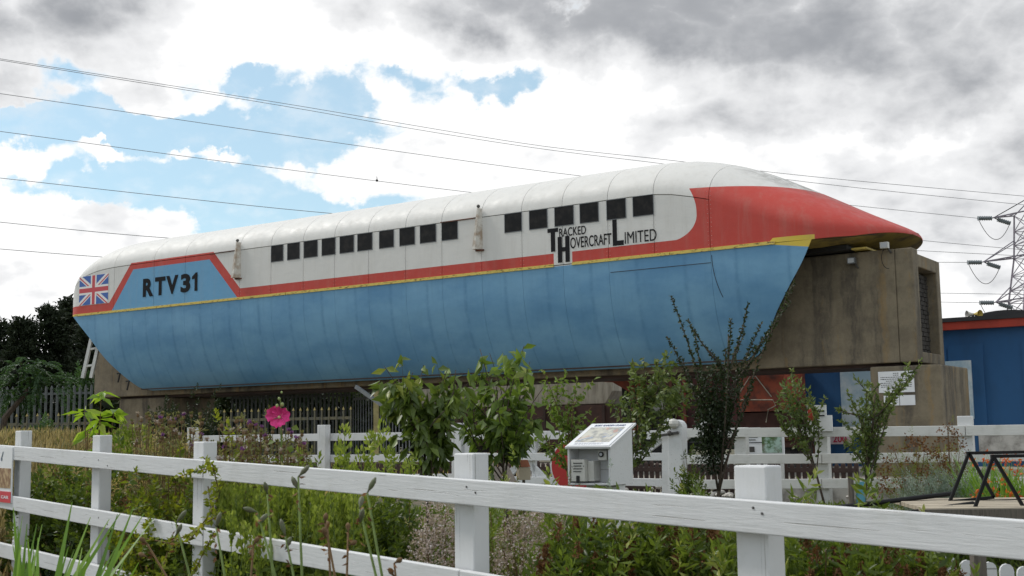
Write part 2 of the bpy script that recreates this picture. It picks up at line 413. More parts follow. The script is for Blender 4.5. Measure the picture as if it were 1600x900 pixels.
def shoulder(s):
    zr, zc = rim(s), crown(s)
    k = .561 * ip(s, [-1.0, 0.0, 1.2, 2.4, 3.2], [1, .9, .62, .30, .05])
    return zr + (zc - zr) * k
def surf(s, t):
    """t 0..1 from near rim over the roof to far rim"""
    wd, zr, zs, zc = halfw(s), rim(s), shoulder(s), crown(s)
    if t < .22: return Vector((s, -wd, zr + (zs - zr) * t / .22))
    if t > .78: return Vector((s, wd, zr + (zs - zr) * (1 - t) / .22))
    a = math.pi * (t - .22) / .56
    return Vector((s, -wd * math.cos(a), zs + (zc - zs) * math.sin(a) ** .96))
SKZ = [0, .12, .36, .66, .96, 1.36, 1.76, 2.11]; SKO = [.74, .62, .44, .28, .16, .06, .015, 0]
def skoff(z): return smoothip(z, SKZ, SKO)
def s_rear(z): return smoothip(z, [0, .06, .19, .43, .82, 1.44, 1.72, 2.11], [-16.6, -16.95, -17.15, -17.42, -17.83, -18.37, -18.67, -19.10])
def s_front(z): return smoothip(z, [0, .02, .07, .21, .43, .76, 1.24, 1.71, 2.11], [-.05, .22, .50, .73, .91, 1.11, 1.44, 1.76, 1.97])
SEAMS = [SREAR, -17.35, -15.75, -14.55, -12.58, -11.5, -10.44, -9.45, -8.42, -7.34, -6.33, -5.27, -4.24, -3.25, -2.19, -1.17, 0.0]

# livery, painted by position on the body (rear is -x)
def livery():
    m, n, p, o = newmat('craft_livery_paint'); c = n.obj(); s, y, z = n.sep(c)
    WHITE, RED, BLUE, YEL = (.62, .61, .585), (.46, .048, .034), (.10, .29, .50), (.62, .46, .06)
    def left_of(p0, p1):        # 1 on the right-hand (inner) side of an edge rising p0->p1
        (x0, z0), (x1, z1) = p0, p1; k = (x1 - x0) / (z1 - z0)
        return n.sub(s, n.add(n.mul(n.sub(z, z0), k), x0))
    def trap(L, Rr, top):
        a = n.gt(left_of(*L), 0); b = n.lt(left_of(*Rr), 0); return n.mul(n.mul(a, b), n.lt(z, top))
    q = -Z0
    outer = trap(((-17.72, 3.4 + q), (-16.67, 4.6 + q)), ((-12.38, 3.42 + q), (-13.52, 4.6 + q)), 4.60 + q)
    inner = trap(((-17.44, 3.37 + q), (-16.58, 4.42 + q)), ((-12.64, 3.37 + q), (-13.66, 4.42 + q)), 4.42 + q)
    band = n.lt(z, 3.60 + q)
    k = n.m('MAXIMUM', n.m('DIVIDE', n.sub(4.05 + q, z), .47), 0.); k = n.mn(k, 1.)
    lim = n.sub(-.26, n.mul(n.sub(1., n.m('SQRT', n.sub(1., n.mul(k, k)))), .62))
    k2 = n.mn(n.mx(n.m('DIVIDE', n.sub(z, 4.10 + q), .5), 0.), 1.)
    lim = n.sub(lim, n.mul(n.mul(k2, k2), .17))
    front = n.mul(n.gt(s, lim), n.lt(z, n.sub(4.57 + q, n.mul(n.mx(n.add(s, .4), 0.), .045))))
    red = n.mx(n.mx(outer, band), front)
    col = n.mix(red, WHITE, RED); col = n.mix(inner, col, (.12, .31, .50))
    hp = n.mul(n.mul(n.gt(s, -3.47), n.lt(s, -3.03)), n.lt(z, 3.72 + q)); col = n.mix(hp, col, WHITE)
    yel = n.mx(n.mul(n.mul(n.lt(z, 3.385 + q), n.gt(z, 3.325 + q)), n.lt(s, 2.0)), n.mul(n.mul(n.gt(s, n.add(1.13, n.mul(n.mx(n.sub(z, 3.33 + q), 0.), 1.0))), n.lt(s, 2.0)), n.mul(n.lt(z, 3.44 + q), n.gt(z, n.sub(3.325 + q, n.mul(n.sub(s, 1.18), .15))))))
    yel = n.mul(yel, n.sub(1., n.mul(n.gt(s, -3.47), n.lt(s, -3.03))))
    col = n.mix(yel, col, YEL)
    low = n.mul(n.lt(z, 3.33 + q), n.sub(1., yel))
    # faded blue: cloudy patches, vertical rain streaks and grime toward each panel joint
    cl = n.noise(n.scale(c, (.55, .55, 1.0)), 1.0, 6, .6); st = n.noise(n.scale(c, (7, 7, .35)), 1.0, 6, .65); cl2 = n.noise(c, 4.5, 7, .7)
    blue = n.mix(n.ss(cl, .34, .68), (.165, .345, .515), (.10, .25, .425))
    blue = n.mix(n.mul(n.ss(st, .45, .78), .15), blue, (.055, .15, .25)); blue = n.mix(n.mul(n.ss(cl2, .52, .78), .3), blue, (.20, .37, .50))
    pan = n.m('FRACT', n.m('DIVIDE', n.add(s, 19.17), 1.035))
    edge = n.ss(n.m('ABSOLUTE', n.sub(pan, .5)), .40, .5)
    blue = n.mix(n.mul(n.mul(n.mul(edge, edge), n.ss(cl2, .3, .6)), .35), blue, (.04, .14, .27))
    wn = n.new('ShaderNodeTexWhiteNoise', noise_dimensions='1D'); n.put(wn.inputs['W'], n.m('FLOOR', n.m('DIVIDE', n.add(s, 19.17), 1.035)))
    blue = n.mix(n.mul(wn.outputs[0], .14), blue, (.07, .23, .40))
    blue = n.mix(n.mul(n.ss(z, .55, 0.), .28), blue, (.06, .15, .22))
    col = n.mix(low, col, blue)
    # dirt on the rest
    up = n.sub(1., low)
    d1 = n.noise(n.scale(c, (5, 5, .5)), 1., 6, .7); d2 = n.noise(c, 9, 8, .75)
    col = n.mix(n.mul(n.mul(n.ss(d1, .45, .8), .22), up), col, (.30, .27, .22))
    col = n.mix(n.mul(n.mul(n.ss(d2, .6, .75), .12), up), col, (.15, .12, .10))
    mould = n.mul(n.mul(n.ss(s, -.4, 1.2), n.ss(n.sub(z, n.sub(3.80, n.mul(s, .42))), -.10, .18)), n.ss(n.noise(n.scale(c, (3, 3, 3)), 1.6, 7, .7), .36, .62))
    col = n.mix(n.mul(mould, .75), col, (.10, .085, .07))
    rivets = n.new('ShaderNodeTexVoronoi'); 
    n.put(p.inputs['Base Color'], col); p.inputs['Roughness'].default_value = .42
    n.put(p.inputs['Roughness'], n.ss(cl2, .3, .7, .48, .68)); p.inputs['Specular IOR Level'].default_value = .4
    n.n.remove(rivets)
    bump(n, p, n.add(n.mul(cl, 1.0), n.mul(n.noise(c, 2.3, 3, .5), .8)), .25, .05)
    return m
LIV = livery()
craft = empty('hover_train', ROOT, 'long blue, white and red streamlined experimental hover train straddling the concrete beam', 'hover train', -PHI)
def grid_panel(name, s0, s1, t0, t1, ns, nt, off=0., mat=None, parent=craft):
    Vv = []; 
    for i in range(ns + 1):
        s = s0 + (s1 - s0) * i / ns
        for j in range(nt + 1):
            q = surf(s, t0 + (t1 - t0) * j / nt)
            if off: 
                q = Vector((q.x, q.y * (1 - off / 2.0), q.z - off * .6))
            Vv.append(q)
    Ff = [(i * (nt + 1) + j, (i + 1) * (nt + 1) + j, (i + 1) * (nt + 1) + j + 1, i * (nt + 1) + j + 1) for i in range(ns) for j in range(nt)]
    if not off: loop_rim(Vv, Ff, ns, nt)
    o = mesh(name, Vv, Ff, mat or LIV, parent, True)
    return o
def loop_rim(Vv, Ff, ns, nt, th=.014):
    """fold the sheet's border inwards with vertices of its own, so the face keeps its clean shading"""
    idx = [i * (nt + 1) for i in range(ns + 1)] + [ns * (nt + 1) + j for j in range(1, nt + 1)] + [i * (nt + 1) + nt for i in range(ns - 1, -1, -1)] + [j for j in range(nt - 1, 0, -1)]
    for a, b in zip(idx, idx[1:] + idx[:1]):
        A, B = Vv[a], Vv[b]
        if (A - B).length < 1e-4: continue
        k = len(Vv); c = Vector(((A.x + B.x) / 2, 0, 1.9)); ia = A + (c - A).normalized() * th; ib = B + (c - B).normalized() * th
        Vv += [A.copy(), B.copy(), ib, ia]; Ff.append((k + 3, k + 2, k + 1, k))
def thicken(o, th=.012): return o
G = .005
for i in range(len(SEAMS) - 1):
    a, b = SEAMS[i] + (G if i else 0), SEAMS[i + 1] - G
    ns = 22 if i == 0 else (8 if i == 1 else 3)
    thicken(grid_panel('side_panel', a, b, .002, .2185, ns, 4)); thicken(grid_panel('roof_panel', a, b, .2215, .7785, ns, 28)); thicken(grid_panel('side_panel', a, b, .7815, .998, ns, 4))
thicken(grid_panel('nose_shell', G, STIP, .002, .998, 60, 56))
# stern cap
nt = 40; Pc = [surf(SREAR, j / nt) for j in range(nt + 1)]; cc_ = Vector((SREAR - .02, 0, 2.9))
mesh('stern_cap', Pc + [cc_], [(j + 1, j, nt + 1) for j in range(nt)] + [(0, nt, nt + 1)], LIV, craft, False)
nt = 56; Pc = [surf(STIP, .002 + .996 * j / nt) for j in range(nt + 1)]
mesh('nose_tip', Pc + [Vector((STIP + .03, 0, rim(STIP) + .05))], [(j, j + 1, nt + 1) for j in range(nt)] + [(nt, 0, nt + 1)], LIV, craft, True)
# dark liner behind the joints
grid_panel('inner_shell', SREAR + .04, 2.9, .01, .99, 60, 30, .04, MT['black'])
# skirts
def skirt(name, a, b, sgn, mat, inset=0., nz=40):
    ns = 6 if (a > -16.5 and b < 0) else 22
    Vv = []
    for i in range(ns + 1):
        for j in range(nz + 1):
            z = (ZS - .006) * (j / nz) ** 1.4; s = a + (b - a) * i / ns
            s = min(max(s, s_rear(z)), s_front(z)); Vv.append(Vector((s, sgn * (2 - skoff(z) - inset), z)))
    Ff = []
    for i in range(ns):
        for j in range(nz):
            q = (i * (nz + 1) + j, (i + 1) * (nz + 1) + j, (i + 1) * (nz + 1) + j + 1, i * (nz + 1) + j + 1)
            if (Vv[q[0]] - Vv[q[1]]).length > 1e-4 or (Vv[q[2]] - Vv[q[3]]).length > 1e-4:
                Ff.append(q if sgn < 0 else q[::-1])
    if not inset: loop_rim(Vv, Ff, ns, nz)
    return mesh(name, Vv, Ff, mat, craft, True)
SKS = [SREAR, -17.55, -16.6, -15.6, -14.58, -13.55, -12.55, -11.5, -10.44, -9.45, -8.42, -7.34, -6.33, -5.27, -4.24, -3.25, -2.19, 0.0, 2.0]
for sg in (-1, 1):
    for i in range(len(SKS) - 1):
        thicken(skirt('skirt_panel', SKS[i] + (.0025 if i else 0), SKS[i + 1] - (.0025 if i < len(SKS) - 2 else 0), sg, LIV), .02)
    skirt('skirt_liner', -18.9, 1.6, sg, MT['black'], .045)
# access hatch scribed in the foremost skirt, nose underside, keel rubber
def sk_line(pts, r, name, mat):
    mb = MB(); mb.tube([Vector((s, -(2 - skoff(z)) - .002, z)) for s, z in pts], r, 5); return mb.build(name, mat, craft)
sk_line([(-2.16 + i * .36, 1.86 + .0 * i) for i in range(7)], .006, 'hatch_edge', MT['black'])
sk_line([(0.02 + .16 * (i / 8) ** 2, 2.0 - i * .10) for i in range(9)], .006, 'hatch_edge', MT['black'])
mb = MB(); N = 40; top = []; 
us = [(1.6 + (STIP - 1.6) * i / N) for i in range(N + 1)]
for s in us: top.append((s, halfw(s) - .02, rim(s) - .002))
Vv = []; 
for s, h, z in top:
    for k in range(9):
        u = -1 + 2 * k / 8; Vv.append(Vector((s, u * h, z - .10 * (1 - u * u) * min(1, (STIP - s) * 1.2 + .02))))
mesh('nose_underside', Vv, [(i * 9 + k, i * 9 + k + 1, (i + 1) * 9 + k + 1, (i + 1) * 9 + k) for i in range(N) for k in range(8)],
     plain('dirty_yellow', (.30, .22, .05), .75, .6, 2.2, (.09, .065, .03)), craft, True)
MB().box((-18.4, -1.8, ZS - .12), (1.55, 1.8, ZS - .03)).build('floor_pan', MT['black'], craft)
MB().box((1.5, -1.25, 1.96), (2.35, 1.25, 2.06)).build('nose_void_shade', MT['black'], craft); MB().box((2.40, -1.15, 1.965), (2.68, 1.0, 2.0)).build('yellow_lip', MT['rail_yel'], craft)  # first box: black block painted as the dark void below the nose
MB().box((-17, -1.32, .03), (.3, -1.12, .12)).build('keel_strip', MT['brown'], craft)
# yellow rubbing strake with rusty lower lip
rusty, n, p, o = newmat('yellow_strake_paint'); c = n.obj()
n.put(p.inputs['Base Color'], n.mix(n.ss(n.noise(n.scale(c, (6, 6, 30)), 1.5, 7, .7), .53, .62), (.60, .46, .10), (.12, .05, .02))); p.inputs['Roughness'].default_value = .6
for a, b in ((-18.9, -15.6), (-15.58, -11.0), (-10.98, -6.3), (-6.28, -3.47), (-3.03, -.85), (-.83, 1.28)):
    MB().box((a, -2.022, ZS - .028), (b, -2.0, ZS + .028)).build('strake', rusty, craft)
# windows
blk, n, p, o = newmat('dark_window_film'); p.inputs['Roughness'].default_value = .5; p.inputs['Specular IOR Level'].default_value = .15
c = n.obj(); n.put(p.inputs['Base Color'], n.mix(n.ss(n.noise(c, 6, 5), .4, .7), (.008, .008, .009), (.022, .02, .019)))
WX = [(-11.49, -11.10), (-10.95, -10.56), (-10.41, -9.99), (-9.84, -9.43), (-9.28, -8.86), (-8.74, -8.31), (-8.09, -7.68), (-7.50, -7.08), (-6.92, -6.49), (-6.32, -5.90),
      (-4.66, -4.24), (-4.04, -3.61), (-3.42, -2.98), (-2.82, -2.40), (-2.20, -1.78), (-1.61, -1.17)]
for a, b in WX:
    wn_ = MB().box((a, -2.006, 2.915), (b, -1.995, 3.302)).build('window', blk, craft)
    f_ = MB()
    for q in (((a - .012, -2.010, 2.903), (b + .012, -2.0, 2.915)), ((a - .012, -2.010, 3.302), (b + .012, -2.0, 3.311)), ((a - .012, -2.010, 2.915), (a, -2.0, 3.302)), ((b, -2.010, 2.915), (b + .012, -2.0, 3.302))): f_.box(*q)
    f_.build('frame', MT['steel_grey'], wn_)
# door runner posts with gutters
for s in (-12.60, -5.30):
    f_ = MB().poly([(s - .03, -2.0, 3.50), (s + .05, -2.0, 3.50), (s + .02, -2.10, 3.50), (s - .01, -2.10, 3.50), (s - .13, -2.0, 2.62), (s + .06, -2.0, 2.62), (s - .02, -2.17, 2.62), (s - .10, -2.17, 2.62)],
                   [(0, 1, 2, 3), (7, 6, 5, 4), (0, 3, 7, 4), (3, 2, 6, 7), (2, 1, 5, 6), (1, 0, 4, 5)])
    fin = f_.build('door_runner', plain('chalky_white', (.62, .60, .55), .7, .4, 6, (.35, .27, .2)), craft)
    MB().ball((s, -2.06, 3.545), .04).build('knob', MT['iron'], fin)
    MB().box((s - .10, -2.05, 2.585), (s + .10, -1.99, 2.615)).build('bracket', MT['rust'], fin)
    MB().box((s - 1.05, -2.022, 3.305), (s - .06, -1.99, 3.325)).build('gutter', MT['rust'], craft)
# rivets down each joint
rv = MB()
for s in SEAMS[2:]:
    for k in range(13):
        for ds in (-.035, .035):
            zz = 2.2 + k * .085
            if any(a - .02 < s + ds < b + .02 and 2.88 < zz for a, b in WX): continue
            rv.ball((s + ds, -2.0, zz), .007, 4, 2)
tag(rv.build('rivets', plain('dull_rivet', (.5, .46, .42), .6, .4), craft), kind='stuff')

# union flag on the tail
def flagmat():
    m, n, p, o = newmat('union_flag_print'); s, y, z = n.sep(n.obj())
    u = n.m('DIVIDE', n.sub(s, -18.21), .595); v = n.m('DIVIDE', n.sub(z, 2.765), .385)
    au = n.m('ABSOLUTE', u); av = n.m('ABSOLUTE', v)
    dg = n.m('ABSOLUTE', n.sub(au, av)); B, Wc, Rd = (.03, .10, .36), (.72, .70, .68), (.50, .045, .06)
    col = n.mix(n.lt(dg, .20), B, Wc)
    sg = n.m('SIGN', n.mul(u, v)); dd = n.mul(n.sub(au, av), sg); 
    col = n.mix(n.mul(n.gt(n.mul(dd, n.m('SIGN', u)), .0), n.lt(dg, .12)), col, Rd)
    col = n.mix(n.mx(n.lt(au, .20), n.lt(av, .30)), col, Wc); col = n.mix(n.mx(n.lt(au, .105), n.lt(av, .16)), col, Rd)
    n.put(p.inputs['Base Color'], col); p.inputs['Roughness'].default_value = .5; return m
MB().box((-18.82, -2.008, 2.37), (-17.60, -1.99, 3.16)).build('flag_panel', flagmat(), craft)

# lettering ---------------------------------------------------------
def text_mesh(body, bold=0.0, ext=.004):
    cu = bpy.data.curves.new('t', 'FONT'); cu.body = body; cu.size = 1; cu.offset = bold; cu.extrude = ext; cu.resolution_u = 6
    ob = bpy.data.objects.new('t', cu); COL.objects.link(ob); dg = bpy.context.evaluated_depsgraph_get()
    me = bpy.data.meshes.new_from_object(ob.evaluated_get(dg)); bpy.data.objects.remove(ob)
    Vt = [v.co.copy() for v in me.vertices]; Ft = [tuple(f.vertices) for f in me.polygons]; bpy.data.meshes.remove(me)
    x0 = min(v.x for v in Vt); x1 = max(v.x for v in Vt); y0 = min(v.y for v in Vt); y1 = max(v.y for v in Vt)
    return [((v.x - x0) / (x1 - x0), (v.y - y0) / (y1 - y0), v.z) for v in Vt], Ft
def put_text(name, body, O, X, Y, mat, parent, bold=0., lift=.006, dep=.003):
    """O bottom-left corner, X and Y full-extent vectors, in the parent's frame"""
    Vt, Ft = text_mesh(body, bold); X = Vector(X); Y = Vector(Y); O = Vector(O); Nn = X.cross(Y).normalized()
    return mesh(name, [O + X * a + Y * b + Nn * (lift + (dep if c_ > 0 else 0)) for a, b, c_ in Vt], Ft, mat, parent)
def body_text(name, body, s0, s1, z0, z1, bold=0.): return put_text(name, body, (s0, -2.0, z0 - Z0), (s1 - s0, 0, 0), (0, 0, z1 - z0), MT['ink'], craft, bold)
for ch, a, b in (('R', 223.6, 240), ('T', 242.4, 258.6), ('V', 259.8, 278.6), ('3', 282.4, 297.4)):
    body_text('letter', ch, side(a, 450)[0], side(b, 450)[0], 3.65, 4.13, .045)
a_, b_ = side(300.5, 450)[0], side(308.6, 450)[0]
MB().poly([(b_ - .105, -2.008, 3.66 - Z0), (b_, -2.008, 3.66 - Z0), (b_, -2.008, 4.13 - Z0), (b_ - .07, -2.008, 4.13 - Z0), (a_ - .01, -2.008, 4.03 - Z0), (a_ - .01, -2.008, 3.96 - Z0), (b_ - .105, -2.008, 3.98 - Z0)], [(0, 1, 2, 3, 4, 5, 6)]).build('letter', MT['ink'], craft)
def pxs(x, y): return side(850 + x / 8, 320 + y / 8)
def blk_poly(name, rects):
    mb = MB()
    for (x0, y0, x1, y1) in rects:
        a = pxs(x0, y1); b = pxs(x1, y0); mb.box((a[0], -2.008, min(a[1], b[1])), (b[0], -1.998, max(a[1], b[1])))
    return mb.build(name, MT['ink'], craft)
def SZ(x, y): a = pxs(x, y); return a
t0, t1 = SZ(45, 322), SZ(178, 322)
def rr(name, R4): 
    mb = MB()
    for s0, s1, z0, z1 in R4: mb.box((s0, -2.008, z0 - Z0), (s1, -1.998, z1 - Z0))
    mb.build(name, MT['ink'], craft)
T0 = SZ(45, 300)[0]; T1 = SZ(176, 300)[0]
rr('big_letter', [(T0, T1, 4.04, 4.12), ((T0 + T1) / 2 - .05, (T0 + T1) / 2 + .05, 3.64, 4.04)])
H0 = SZ(175, 600)[0]; H1 = SZ(322, 600)[0]
rr('big_letter', [(H0, H0 + .10, 3.40, 3.93), (H1 - .10, H1, 3.40, 3.93), (H0 + .10, H1 - .10, 3.62, 3.71)])
L0 = SZ(860, 400)[0]; L1 = SZ(998, 480)[0]
rr('big_letter', [(L0, L0 + .095, 3.62, 4.16), (L0 + .095, L1, 3.62, 3.715)])
body_text('lettering', 'RACKED', SZ(192, 380)[0], SZ(527, 350)[0], 3.925, 4.10, .008)
body_text('lettering', 'OVERCRAFT', SZ(332, 520)[0], SZ(846, 470)[0], 3.66, 3.885, .008)
body_text('lettering', 'IMITED', SZ(1012, 430)[0], SZ(1408, 400)[0], 3.635, 3.865, .0)
# brackets low on the tail
for x, y in ((192, 585), (206, 597)):
    s, z = side(x, y, .62)
    MB().bar((s - .09, -1.50, z + .02), (s + .06, -1.50, z + .02), .03, .04).bar((s + .03, -1.5, z), (s - .02, -1.52, z - .22), .03, .03).build('hook', MT['black'], craft)

# ------------------------------------------------------------------ concrete beam and piers
def concrete(name, base=(.215, .178, .122)):
    m, n, p, o = newmat(name); c = n.obj()
    wv = n.v('ADD', c, n.scale(n.v('SUBTRACT', n.noise(c, 1.6, 4, .6, 0, 1), (.5, .5, .5)), (.25, .25, .25)))
    big_ = n.noise(c, .9, 7, .65); st = n.noise(n.scale(wv, (1.25, 1.25, .10)), 1.3, 7, .68); st2 = n.noise(n.scale(wv, (5.5, 5.5, .14)), 1.0, 6, .6); fn = n.noise(c, 26, 7, .75); bl = n.noise(c, 3.4, 7, .7)
    col = n.mix(n.ss(bl, .35, .68), base, tuple(x * .70 for x in base))
    col = n.mix(n.mul(n.ss(st, .47, .62), n.ss(bl, .15, .75, .55, .95)), col, (.066, .056, .045)); col = n.mix(n.mul(n.ss(st2, .55, .66), .6), col, (.25, .165, .07))
    col = n.mix(n.mul(n.ss(big_, .5, .75), .4), col, (.08, .07, .055)); col = n.mix(n.mul(n.ss(fn, .55, .8), .4), col, (.34, .31, .26)); col = n.mix(n.mul(n.ss(fn, .45, .25), .4), col, (.06, .055, .045))
    n.put(p.inputs['Base Color'], col); p.inputs['Roughness'].default_value = .92; bump(n, p, n.add(fn, n.mul(big_, .5)), .6, .01)
    return m
CON = concrete('stained_concrete')
beam = empty('guideway_beam', cw(0, 2, 0), 'massive rain-stained concrete box beam that the hover train straddles', 'concrete beam', -PHI)
BT, BBt = 1.94, -.11
bevel(MB().box((-19.45, -.97, BBt), (3.12, .97, BT)).build('box_girder', CON, beam), .02)
bevel(MB().box((3.123, -.97, BBt), (3.44, -.62, BT + .0)).build('web', CON, beam), .025)
bevel(MB().box((3.123, .72, BBt), (3.40, .97, BT - .06)).build('web', CON, beam), .02)
bevel(MB().box((3.123, -.618, BT - .30), (3.40, .717, BT - .06)).build('top_slab', CON, beam), .02)
bevel(MB().box((3.123, -.618, BBt), (3.40, .717, BBt + .20)).build('bottom_slab', CON, beam), .02)
bk = MB()
for j in range(18):
    z0 = BBt + .205 + j * .083; o_ = (.11 if j % 2 else 0)
    for k in range(-1, 7):
        y0 = max(-.612 + k * .22 + o_, -.612); y1 = min(-.612 + (k + 1) * .22 + o_ - .012, .712)
        if y1 - y0 > .03 and z0 + .07 < BT - .305: bk.box((3.15, y0, z0), (3.215 + .006 * ((j * 7 + k) % 3), y1, z0 + .072))
tag(bk.build('brick_infill', plain('shaded_brick', (.035, .030, .026), .9, .4, 7), beam), kind='stuff')  # brick colour darkened to carry the shade of the end recess
MB().box((-19.42, -.72, -.165), (3.05, .72, BBt - .003)).build('bearing_strip', MT['brown'], beam)
gz = gh(10, 20) - EYE - Z0
pier = empty('concrete_pier', cw(3.2, 2, gz), 'broad concrete pier under the front end of the beam, with a white notice on it', 'pier', -PHI)
bevel(MB().box((-.62, -1.0, -.6), (.62, .95, -gz - .17)).build('column', CON, pier), .03)
def on_pier(x, y): s, z = side(x, y, 1.0); return s - 3.2, z - gz
for (x0, y0, x1, y1, lines, nm) in ((1374, 579, 1428, 614, 9, 'notice'), (1382, 617, 1430, 634, 4, 'notice')):
    a = on_pier(x0, y1); b = on_pier(x1, y0)
    nb = MB().box((a[0], -1.022, a[1]), (b[0], -1.002, b[1])).build('notice', MT['paper'], pier)
    if lines == 9:
        t_ = MB(); 
        for k in range(9):
            zz = b[1] - (b[1] - a[1]) * (k + 1.2) / 11; w_ = (.16 if k < 2 else .92 if k not in (4, 8) else .6); cx = (a[0] + b[0]) / 2
            hw = (b[0] - a[0]) * w_ / 2 * .94; x = cx - hw
            while x < cx + hw:
                l_ = rng.uniform(.015, .045); t_.box((x, -1.025, zz), (min(x + l_, cx + hw), -1.0225, zz + .011)); x += l_ + .01
        t_.build('print', MT['ink'], nb)
    else:
        t_ = MB(); cx = (a[0] + b[0]) / 2
        for k in range(4):
            zz = b[1] - (b[1] - a[1]) * (k + 1.2) / 6; x = a[0] + .03
            while x < cx - .03:
                l_ = rng.uniform(.015, .03); t_.box((x, -1.025, zz), (x + l_, -1.0225, zz + .008)); x += l_ + .008
        t_.box((cx, -1.025, a[1]), (cx + .008, -1.0225, b[1])); t_.build('print', MT['ink'], nb)
pier2 = empty('concrete_pier', cw(-17.6, 2, gz), 'dark concrete pier under the tail end of the beam beside the dry grass', 'pier', -PHI)
bevel(MB().box((-.9, -.85, -.6), (1.1, .85, -gz - .17)).build('column', CON, pier2), .03)
# floodlights on the beam
def flood(x, y, lab, wht):
    s, z = side(x, y, 1.03); t = empty('floodlight', cw(s, 1.03, z), lab, 'lamp', -PHI)
    MB().box((-.07, -.16, -.06), (.07, -.06, .05)).build('housing', MT['plastic'] if wht else MT['steel_grey'], t)
    MB().box((-.055, -.166, -.045), (.055, -.1615, .035)).build('glass', MT['glass_eye'], t)
    MB().tube([(0.03, -.06, -.02), (.06, -.03, -.10), (.08, 0, -.14)], .018, 6).build('bracket', MT['iron'], t)
    if wht: MB().tube([(.02 + .12 * math.cos(a_ * .4), -.0, -.22 + .2 * math.sin(a_ * .4)) for a_ in range(4, 13)], .006, 4).build('cable', MT['black'], t)
flood(1334, 408, 'small grey floodlight on the side of the concrete beam', False)
flood(1385, 384, 'white floodlight under the red nose at the top of the beam', True)

# ------------------------------------------------------------------ wooden fences
def rail_line(plane, x0, y0, x1, y1):
    return plane(x0, y0), plane(x1, y1)
class FPlane:
    """vertical plane through world XY points a,b"""
    def __init__(s, a, b): s.a = Vector((*a, 0)); s.d = (Vector((*b, 0)) - s.a).normalized(); s.n = Vector((s.d.y, -s.d.x, 0)); s.n = s.n if s.n.y < 0 else -s.n
    def __call__(s, x, y, off=0.):
        r = ray(x, y); a = s.a - s.n * off; t = a.dot(s.n) / r.dot(s.n); return r * t + Vector((0, 0, EYE))
FF = FPlane((.744, 3.70), (-3.473, 3.70 + 4.217 * 1.176))
ff = empty('paddock_fence', (0.744, 3.74, gh(.7, 3.7)), 'white painted post-and-rail timber fence running across the foreground', 'fence')
ffl = ff.location
def L(v): return Vector(v) - ffl
for (x, topy, wpx) in ((-107, 660, .12), (38, 673, .12), (160.5, 680, .12), (322, 690, .122), (735, 708, .128), (1183, 727, .128), (1800, 740, .128)):
    P = FF(x, topy, .075)
    w_ = .125; dep = .08; b_ = P.xy
    A = Vector((P.x, P.y, 0)); z0 = gh(P.x, P.y) - .15
    m_ = MB(); c4 = [A + FF.d * (i * w_ / 2) + FF.n * (j * dep / 2) for i, j in ((-1, -1), (1, -1), (1, 1), (-1, 1))]
    ln = Vector((rng.uniform(-.004, .004), 0, 0))
    m_.poly([Vector((q.x, q.y, z0)) - ffl for q in c4] + [Vector((q.x, q.y, P.z)) - ffl + ln for q in c4], [(0, 3, 2, 1), (4, 5, 6, 7), (0, 1, 5, 4), (1, 2, 6, 5), (2, 3, 7, 6), (3, 0, 4, 7)])
    fix = m_.build('post', MT['white_post'], ff); 
    bm_ = bmesh.new(); bm_.from_mesh(fix.data); bmesh.ops.recalc_face_normals(bm_, faces=bm_.faces); bm_.to_mesh(fix.data); bm_.free()
    bevel(fix, .006)
def rail(x0, y0, x1, y1, h=.098, th=.034, off=0., nm='rail', parent=ff, plane=FF, mat=None):
    a = plane(x0, y0, off); b = plane(x1, y1, off); a.z -= h / 2; b.z -= h / 2
    d_ = (b - a).normalized()
    o_ = MB().box((0, -th / 2, -h / 2), ((b - a).length, th / 2, h / 2)).build(nm, mat or MT['white'], parent)
    xax = d_; zax = Vector((0, 0, 1)); yax = zax.cross(xax).normalized(); zax = xax.cross(yax)
    o_.matrix_local = Matrix.Translation(a - parent.location) @ Matrix((xax, yax, zax)).transposed().to_4x4()
    bevel(o_, .004); return o_
def ytop(x): return 695.3 + .0732 * x
def ymid(x): return 771.5 + .1645 * x
def ybot(x): return 847.5 + .232 * x
for f, cuts in ((ytop, (-160, 322, 1900)), (ymid, (-160, 322, 722, 1300)), (ybot, (-160, 160, 735, 1000))):
    for i in range(len(cuts) - 1):
        a, b = cuts[i] + .7, cuts[i + 1] - .7; rail(a, f(a), b, f(b))
nl = MB()
for x in (160, 322, 735, 1183):
    for f in (ytop, ymid):
        for dx_, dy_ in ((-6, 12), (8, 20)):
            q = FF(x + dx_, f(x + dx_) + dy_, -.0172); nl.disc(q - ffl, FF.n, .0045, .004, 6)
nl.build('nail_heads', MT['iron'], ff)

